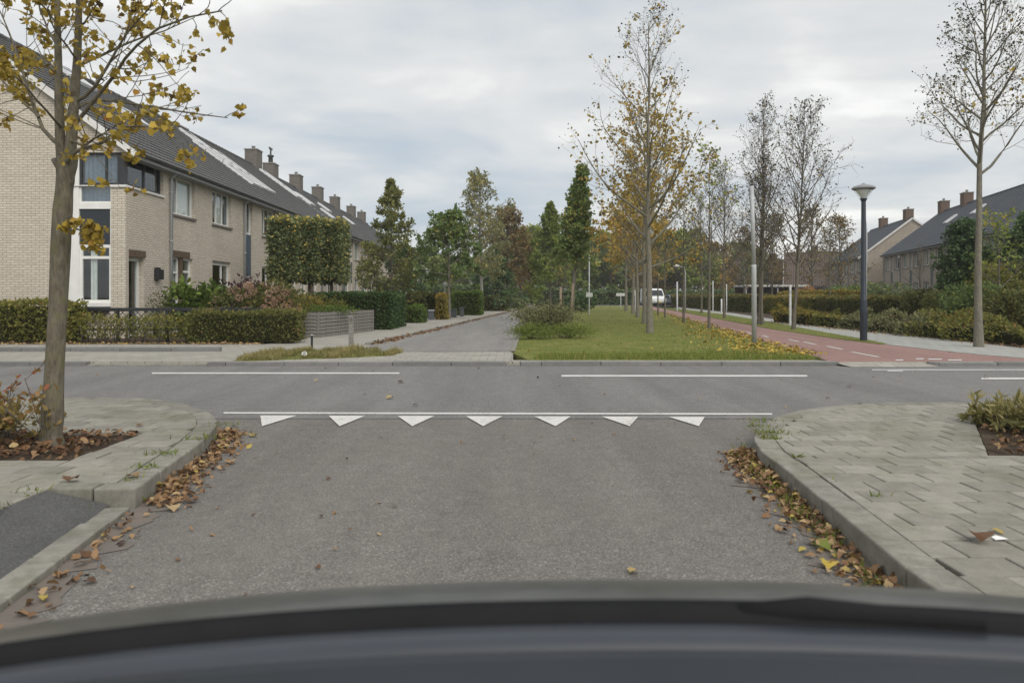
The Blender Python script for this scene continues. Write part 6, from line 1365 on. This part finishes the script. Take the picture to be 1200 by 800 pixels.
# lattice fence above the front hedge
fy = hy + .38; x0, x1 = at(80, 360, fy).x, at(312, 360, fy).x; fz = topz(360.5, fy)
fn = empty('lattice_fence', (x0, fy, .06), 0, 'black metal garden fence with lattice below a flat top rail', 'fence')
MB().box(0, x1 - x0, -.025, .025, fz - .06 - .085, fz - .06).build('top_rail', M['metal_black'], fn, bevel=.006); MB().box(0, x1 - x0, -.015, .015, .30, .34).build('bottom_rail', M['metal_black'], fn)
for k in range(5): xk = (x1 - x0) * k / 4; MB().box(xk - .03, xk + .03, -.035, .035, -.06, fz - .07).build('post', M['metal_black'], fn)
mb = MB(); W_ = x1 - x0; hh = fz - .06 - .08 - .32; st = .19
n = int(W_ / st) + 4
for k in range(-4, n):
    for sgn in (1, -1):
        xa = k * st; a = [xa, .33]; bb = [xa + sgn * hh, .33 + hh]
        if sgn < 0: a[0] += hh; bb[0] += hh
        # clip to the bay
        (ax, az), (bx, bz) = (a, bb)
        def cl(px, pz, qx, qz):
            if px < 0: pz += (qz - pz) * (0 - px) / (qx - px); px = 0
            if px > W_: pz += (qz - pz) * (W_ - px) / (qx - px); px = W_
            return px, pz
        if (ax < 0 and bx < 0) or (ax > W_ and bx > W_): continue
        ax, az = cl(ax, az, bx, bz); bx, bz = cl(bx, bz, ax, az)
        if abs(ax - bx) > .02: mb.bar((ax, .006 * sgn, az), (bx, .006 * sgn, bz), .012, .022, up=(0, 1, 0))
mb.build('lattice', M['metal_black'], fn)
# white lantern on a post and planter boxes by the side-street pavement
b = G(521, 373); zt = topz(330, b.y) - b.z; q_ = empty('garden_lamp', b, 0, 'white post lamp with globe beside the green street tree', 'lamp'); MB().lathe([(.05, -.1), (.045, zt - .3), (.08, zt - .28), (0, zt - .27)], 12).build('post', M['plastic_white'], q_); MB().lathe([(.0, zt - .28), (.12, zt - .22), (.16, zt - .13), (.12, zt - .04), (0, zt)], 14).build('globe', M['plastic_white'], q_)
for k, (px, py, wpx, top, lab) in enumerate(((496, 375.5, 9, 363, 'dark grey planter box by the olive hedge'), (505, 374.8, 8, 363, 'dark grey planter box with a pale rim next to the olive hedge'), (520, 372.8, 8, 362, 'dark bin standing behind the garden lamp'), (531.5, 372, 8, 362, 'blue-grey planter just past the green street tree'), (541, 370.8, 6, 360, 'blue-grey box against the bright green hedge'))):
    b = G(px, py); w = wpx * b.y / F; hgt = topz(top, b.y) - b.z; t_ = empty('planter_box', b, 0, lab, 'planter'); MB().prism([(-w / 2 + .03, 0), (w / 2 - .03, 0), (w / 2 - .03, w - .05), (-w / 2 + .03, w - .05)], 0, hgt - .05).build('body', M['bin_grey'], t_, bevel=.01); MB().box(-w / 2, w / 2, -.03, w - .02, hgt - .06, hgt).build('rim', M['bin_grey'] if k != 1 else M['frame_grey'], t_, bevel=.008)
# signs and poles far along the lawn
def far_sign(px, base, top, lab, face=None, m='galvanised', r_=.035):
    b = G(px, base); zt = topz(top, b.y) - b.z; t_ = empty('sign_post', b, 0, lab, 'sign'); MB().lathe([(r_, -.1), (r_, zt), (0, zt)], 10).build('post', M[m], t_)
    if face: w, h0_, h1_ = face; MB().box(-w / 2, w / 2, -r_ - .03, -r_ - .005, topz(h1_, b.y) - b.z, topz(h0_, b.y) - b.z).build('sign_face', M['plastic_white'], t_, bevel=.02)
far_sign(690.5, 368.5, 300, 'pale pole with a small white double sign on the lawn', (.42, 343, 348)); far_sign(727.5, 362, 343, 'thin post with an ochre name board at the end of the lawn', (.9, 343.5, 347)); far_sign(744.5, 365, 340, 'post with an upright white board among the lawn trees', (.22, 340, 347))
far_sign(835.5, 365, 329, 'white-headed thin post by the far verge', None, 'plastic_white', .038); far_sign(845.5, 367.5, 350, 'short white marker post on the verge', None, 'plastic_white', .055); far_sign(851.5, 365, 333, 'second white-headed thin post farther along the verge', None, 'plastic_white', .038); far_sign(793.5, 364.5, 330, 'grey pole with blue band beyond the cycle path', None, 'galvanised', .07)
far_sign(578.5, 363.5, 340, 'thin white post by the far hedge', None, 'plastic_white', .038); far_sign(585.5, 363.2, 339, 'second thin white post by the far hedge', None, 'plastic_white', .038)
b = G(803, 364.5); zt = topz(312, b.y) - b.z; t_ = empty('street_lamp', b, 0, 'far street lamp with a curved arm over the cycle path', 'street lamp'); MB().tube([(0, 0, -.1), (0, 0, zt - .5), (-.1, 0, zt - .12), (-.45, 0, zt)], [.06, .045, .04, .035], 8).build('post', M['galvanised'], t_); MB().tube([(-.4, 0, zt - .01), (-.7, 0, zt + .03), (-.95, 0, zt)], [.06, .12, .05], 8).build('lamp_head', M['plastic_white'], t_)
# carport roof in front of the brown house
b = Vector((at(912, 350, 78).x, 78, .06)); t_ = empty('carport', b, 0, 'flat white-edged carport roof behind the bare trees', 'carport'); MB().box(-3.6, 3.6, 0, 4, 2.25, 2.45).build('roof', M['render_white'], t_)
for x in (-3.4, 0, 3.4): MB().box(x - .06, x + .06, .1, .22, -.1, 2.25).build('post', M['frame_grey'], t_); 
MB().box(-3.5, 3.5, 3.7, 3.85, -.1, 2.25).build('wall', M['brick_brown'], t_)

# ---------------------------------------------------------------- vehicles
plain('car_white', (0.70, 0.71, 0.71), .25, .5, .03, 2); plain('car_grey', (0.16, 0.17, 0.18), .25, .5, .05, 2); plain('car_glass', (0.02, 0.025, 0.03), .06, .6, .1, 2); plain('tyre', (0.015, 0.015, 0.016), .8, .2, .1, 9); plain('rim', (0.45, 0.46, 0.47), .35, .5, .1, 9); plain('lamp_red', (0.35, 0.02, 0.015), .25, .5, .05, 3); plain('lamp_clear', (0.6, 0.6, 0.58), .2, .6, .05, 3); plain('plate', (0.62, 0.50, 0.06), .5, .3, .03, 3)
def vehicle(name, lab, loc, rz_, prof, glassz, W, paintm, wheel_x, wr, win, cat, ends):
    """side profile (x forward, z) extruded across with a tumblehome; win = glass polygons in profile"""
    t_ = empty(name, loc, rz_, lab, cat); n = len(prof); zt = max(p[1] for p in prof); vs = []
    ins = lambda z: W / 2 * (1 - (.14 if 'van' not in name else .05) * max(0, (z - glassz) / (zt - glassz)) - .04 * max(0, (.45 - z)))
    for s in (-1, 1): vs += [(x, s * ins(z), z) for x, z in prof]
    fs = [tuple(range(n))[::-1], tuple(range(n, 2 * n))] + [(i, (i + 1) % n, n + (i + 1) % n, n + i) for i in range(n)]
    MB().add(vs, fs).build('body', M[paintm], t_, bevel=.05)
    for poly in win:
        for s in (-1, 1):
            q = [(x, s * (ins(z) + .012), z) for x, z in poly]; MB().add(q, [tuple(range(len(q))) if s < 0 else tuple(range(len(q)))[::-1]]).build('side_window', M['car_glass'], t_)
    for (xa, za, xb, zb, nm) in ends:
        q = [(xa, -ins(za) * .88, za), (xa, ins(za) * .88, za), (xb, ins(zb) * .86, zb), (xb, -ins(zb) * .86, zb)]; MB().add(q, [(0, 1, 2, 3)]).build(nm, M['car_glass'], t_)
    x_f = max(p[0] for p in prof); x_r = min(p[0] for p in prof)
    for s in (-1, 1):
        MB().box(x_f - .06, x_f + .012, s * W * .36 - .16, s * W * .36 + .16, .62, .78).build('headlight', M['lamp_clear'], t_, bevel=.02); MB().box(x_r - .012, x_r + .06, s * W * .40 - .09, s * W * .40 + .09, .7, .98).build('tail_light', M['lamp_red'], t_, bevel=.02)
        for wx in wheel_x:
            y0 = s * (W / 2 - .10); w = MB(); w.tube([(wx, y0 - .1, wr), (wx, y0 + .1, wr)], wr, 20); o = w.build('wheel', M['tyre'], t_); q = MB(); q.tube([(wx, y0 - .108, wr), (wx, y0 + .108, wr)], wr * .62, 14); q.build('rim', M['rim'], o)
    MB().box(x_f + .0, x_f + .02, -.26, .26, .42, .53).build('number_plate', M['plate'], t_)
    return t_
van_p = [(-2.45, .35), (2.3, .35), (2.42, .55), (2.40, .95), (1.75, 1.22), (1.05, 2.05), (.6, 2.22), (-2.30, 2.25), (-2.45, 2.0)]
car_p = [(-2.05, .35), (1.98, .33), (2.08, .55), (2.0, .78), (1.05, .95), (.35, 1.40), (-.35, 1.46), (-1.45, 1.38), (-2.0, .98), (-2.1, .7)]
vehicle('parked_van', 'white delivery van parked at the far end of the lawn', (at(762.5, 350, 97).x, 95.5, .089), math.radians(-82), van_p, 1.15, 1.95, 'car_white', (-1.5, 1.55), .36, [[(.1, 1.25), (1.55, 1.25), (1.02, 1.92), (.1, 1.95)]], 'van', [(1.74, 1.26, 1.12, 2.0, 'windscreen')])
vehicle('parked_car', 'dark grey hatchback parked beyond the cycle path', (at(786, 350, 97).x, 96.5, .089), math.radians(-65), car_p, .95, 1.75, 'car_grey', (-1.3, 1.3), .32, [[(-1.5, .98), (.85, .98), (.3, 1.34), (-1.35, 1.33)]], 'car', [(1.04, .98, .4, 1.38, 'windscreen')])
vehicle('parked_car', 'white car parked beside the dark hatchback', (at(799, 350, 98).x, 98, .089), math.radians(-75), car_p, .95, 1.75, 'car_white', (-1.3, 1.3), .32, [[(-1.5, .98), (.85, .98), (.3, 1.34), (-1.35, 1.33)]], 'car', [(1.04, .98, .4, 1.38, 'windscreen')])

# ---------------------------------------------------------------- the car this is seen from: short sloping nose, cowl, wiper, dashboard edge
m_ = Mat('car_paint', .42, .4); m_.b.inputs['Coat Weight'].default_value = .15; m_.b.inputs['Coat Roughness'].default_value = .10
v_ = m_.pos('object'); m_.color(m_.ramp(m_.noise(v_, 9, 6, .7), [(.3, (.040, .041, .037)), (.7, (.075, .074, .062))]))
plain('dash', (.030, .036, .045), .5, .3, .12, 5); plain('cowl', (.014, .014, .015), .8, .12, .15, 9); plain('car_trim', (.042, .049, .060), .45, .35, .06, 5)
XC = .14
car = empty('car', (XC, .35, 0), 0, 'dark grey car nose with wiper and dashboard edge at the road centre', 'car')
def crown(x): return -.058 * x * x - .03 * x ** 4
NX, rows_ = 25, [(.42, .862), (.47, .860), (.53, .846), (.60, .818), (.70, .74), (.82, .62), (.90, .50), (.93, .40), (.90, .28)]
vs, fs = [], []
for (y, z) in rows_:
    for i in range(NX):
        x = -.80 + 1.6 * i / (NX - 1); vs.append((x, y - .06 * x * x - .04 * x ** 4, z + crown(x) * (1 if z > .5 else .3)))
for j in range(len(rows_) - 1):
    for i in range(NX - 1): a = j * NX + i; fs.append((a, a + 1, a + NX + 1, a + NX))
o = MB().add(vs, fs, True).build('bonnet', M['car_paint'], car); sb = o.modifiers.new('sub', 'SUBSURF'); sb.levels = 1; sb.render_levels = 2; sl = o.modifiers.new('thick', 'SOLIDIFY'); sl.thickness = -.012
def strip_mesh(y0, y1, z0, z1, n=25, x0=-.78, x1=.78, k=.06):
    vs, fs = [], []
    for i in range(n):
        x = x0 + (x1 - x0) * i / (n - 1); vs += [(x, y0 - k * x * x - .04 * x ** 4, z0 + crown(x)), (x, y1 - k * x * x - .04 * x ** 4, z1 + crown(x))]
    for i in range(n - 1): fs.append((2 * i, 2 * i + 2, 2 * i + 3, 2 * i + 1))
    return MB().add(vs, fs, True)
o = strip_mesh(.392, .428, .850, .859).build('cowl_panel', M['cowl'], car); o.modifiers.new('thick', 'SOLIDIFY').thickness = -.02
for (y0_, y1_, z0_, z1_) in ((.333, .396, .857, .853), (.268, .322, .862, .858)):
    o = strip_mesh(y0_, y1_, z0_, z1_).build('windscreen_base', M['car_trim'], car); o.modifiers.new('thick', 'SOLIDIFY').thickness = -.015
o = strip_mesh(.318, .338, .853, .852).build('screen_seal', M['cowl'], car); o.modifiers.new('thick', 'SOLIDIFY').thickness = -.015
o = strip_mesh(.02, .262, .845, .868).build('dashboard', M['dash'], car); o.modifiers.new('thick', 'SOLIDIFY').thickness = -.03
# wipers
for (xa, xb, nm) in ((.20, .76, 'wiper'), (-.62, .10, 'wiper')):
    pts = []
    for i in range(9):
        x = xa + (xb - xa) * i / 8; pts.append((x, .398 - .06 * x * x - .04 * x ** 4, .862 + crown(x)))
    w = MB().tube(pts, [.010] * 9, 8).build(nm, M['rubber'], car)
    if xa > 0:
        MB().tube([(pts[0][0] - .10, pts[0][1] + .02, pts[0][2] + .0), (pts[0][0] - .03, pts[0][1] + .012, pts[0][2] + .012), (pts[2][0], pts[2][1], pts[2][2] + .012)], [.018, .016, .009], 8).build('wiper_arm', M['cowl'], w)
# sides, bumper, wheels under the nose
for s in (-1, 1):
    MB().add([(s * .80, -.30, .20), (s * .80, .72, .20), (s * .80, .78, .50), (s * .80, .55, .68), (s * .80, .36, .775), (s * .80, -.30, .78)], [(0, 1, 2, 3, 4, 5) if s > 0 else (5, 4, 3, 2, 1, 0)]).build('wing', M['car_paint'], car)
    w = MB().tube([(s * .62, .30, .27), (s * .79, .30, .27)], .27, 24).build('wheel', M['tyre'], car); MB().tube([(s * .60, .30, .27), (s * .795, .30, .27)], .17, 16).build('rim', M['rim'], w)
    MB().box(s * .58 - .12, s * .58 + .12, .70, .80, .46, .58).build('headlight', M['lamp_clear'], car, bevel=.03)
MB().box(-.78, .78, -.35, .70, .18, .24).build('floor_pan', M['cowl'], car); MB().box(-.8, .8, .70, .86, .22, .40).build('bumper', M['car_paint'], car, bevel=.05)

# ---------------------------------------------------------------- thin haze volume, added to lift far dark tones as windscreen glare does
hz = Mat('glare_haze'); hz.n.remove(hz.b); pv = hz.node('ShaderNodeVolumePrincipled'); pv.inputs['Density'].default_value = 0.0007; pv.inputs['Color'].default_value = (0.93, 0.95, 0.97, 1); pv.inputs['Anisotropy'].default_value = 0.2
hz.l.new(pv.outputs[0], hz.out.inputs['Volume'])
tag(MB().box(-1490, 1490, -1490, 1490, -1.2, 16.0).build('haze', hz.m), 'thin pale haze added in place of windscreen glare', 'haze', kind='stuff')
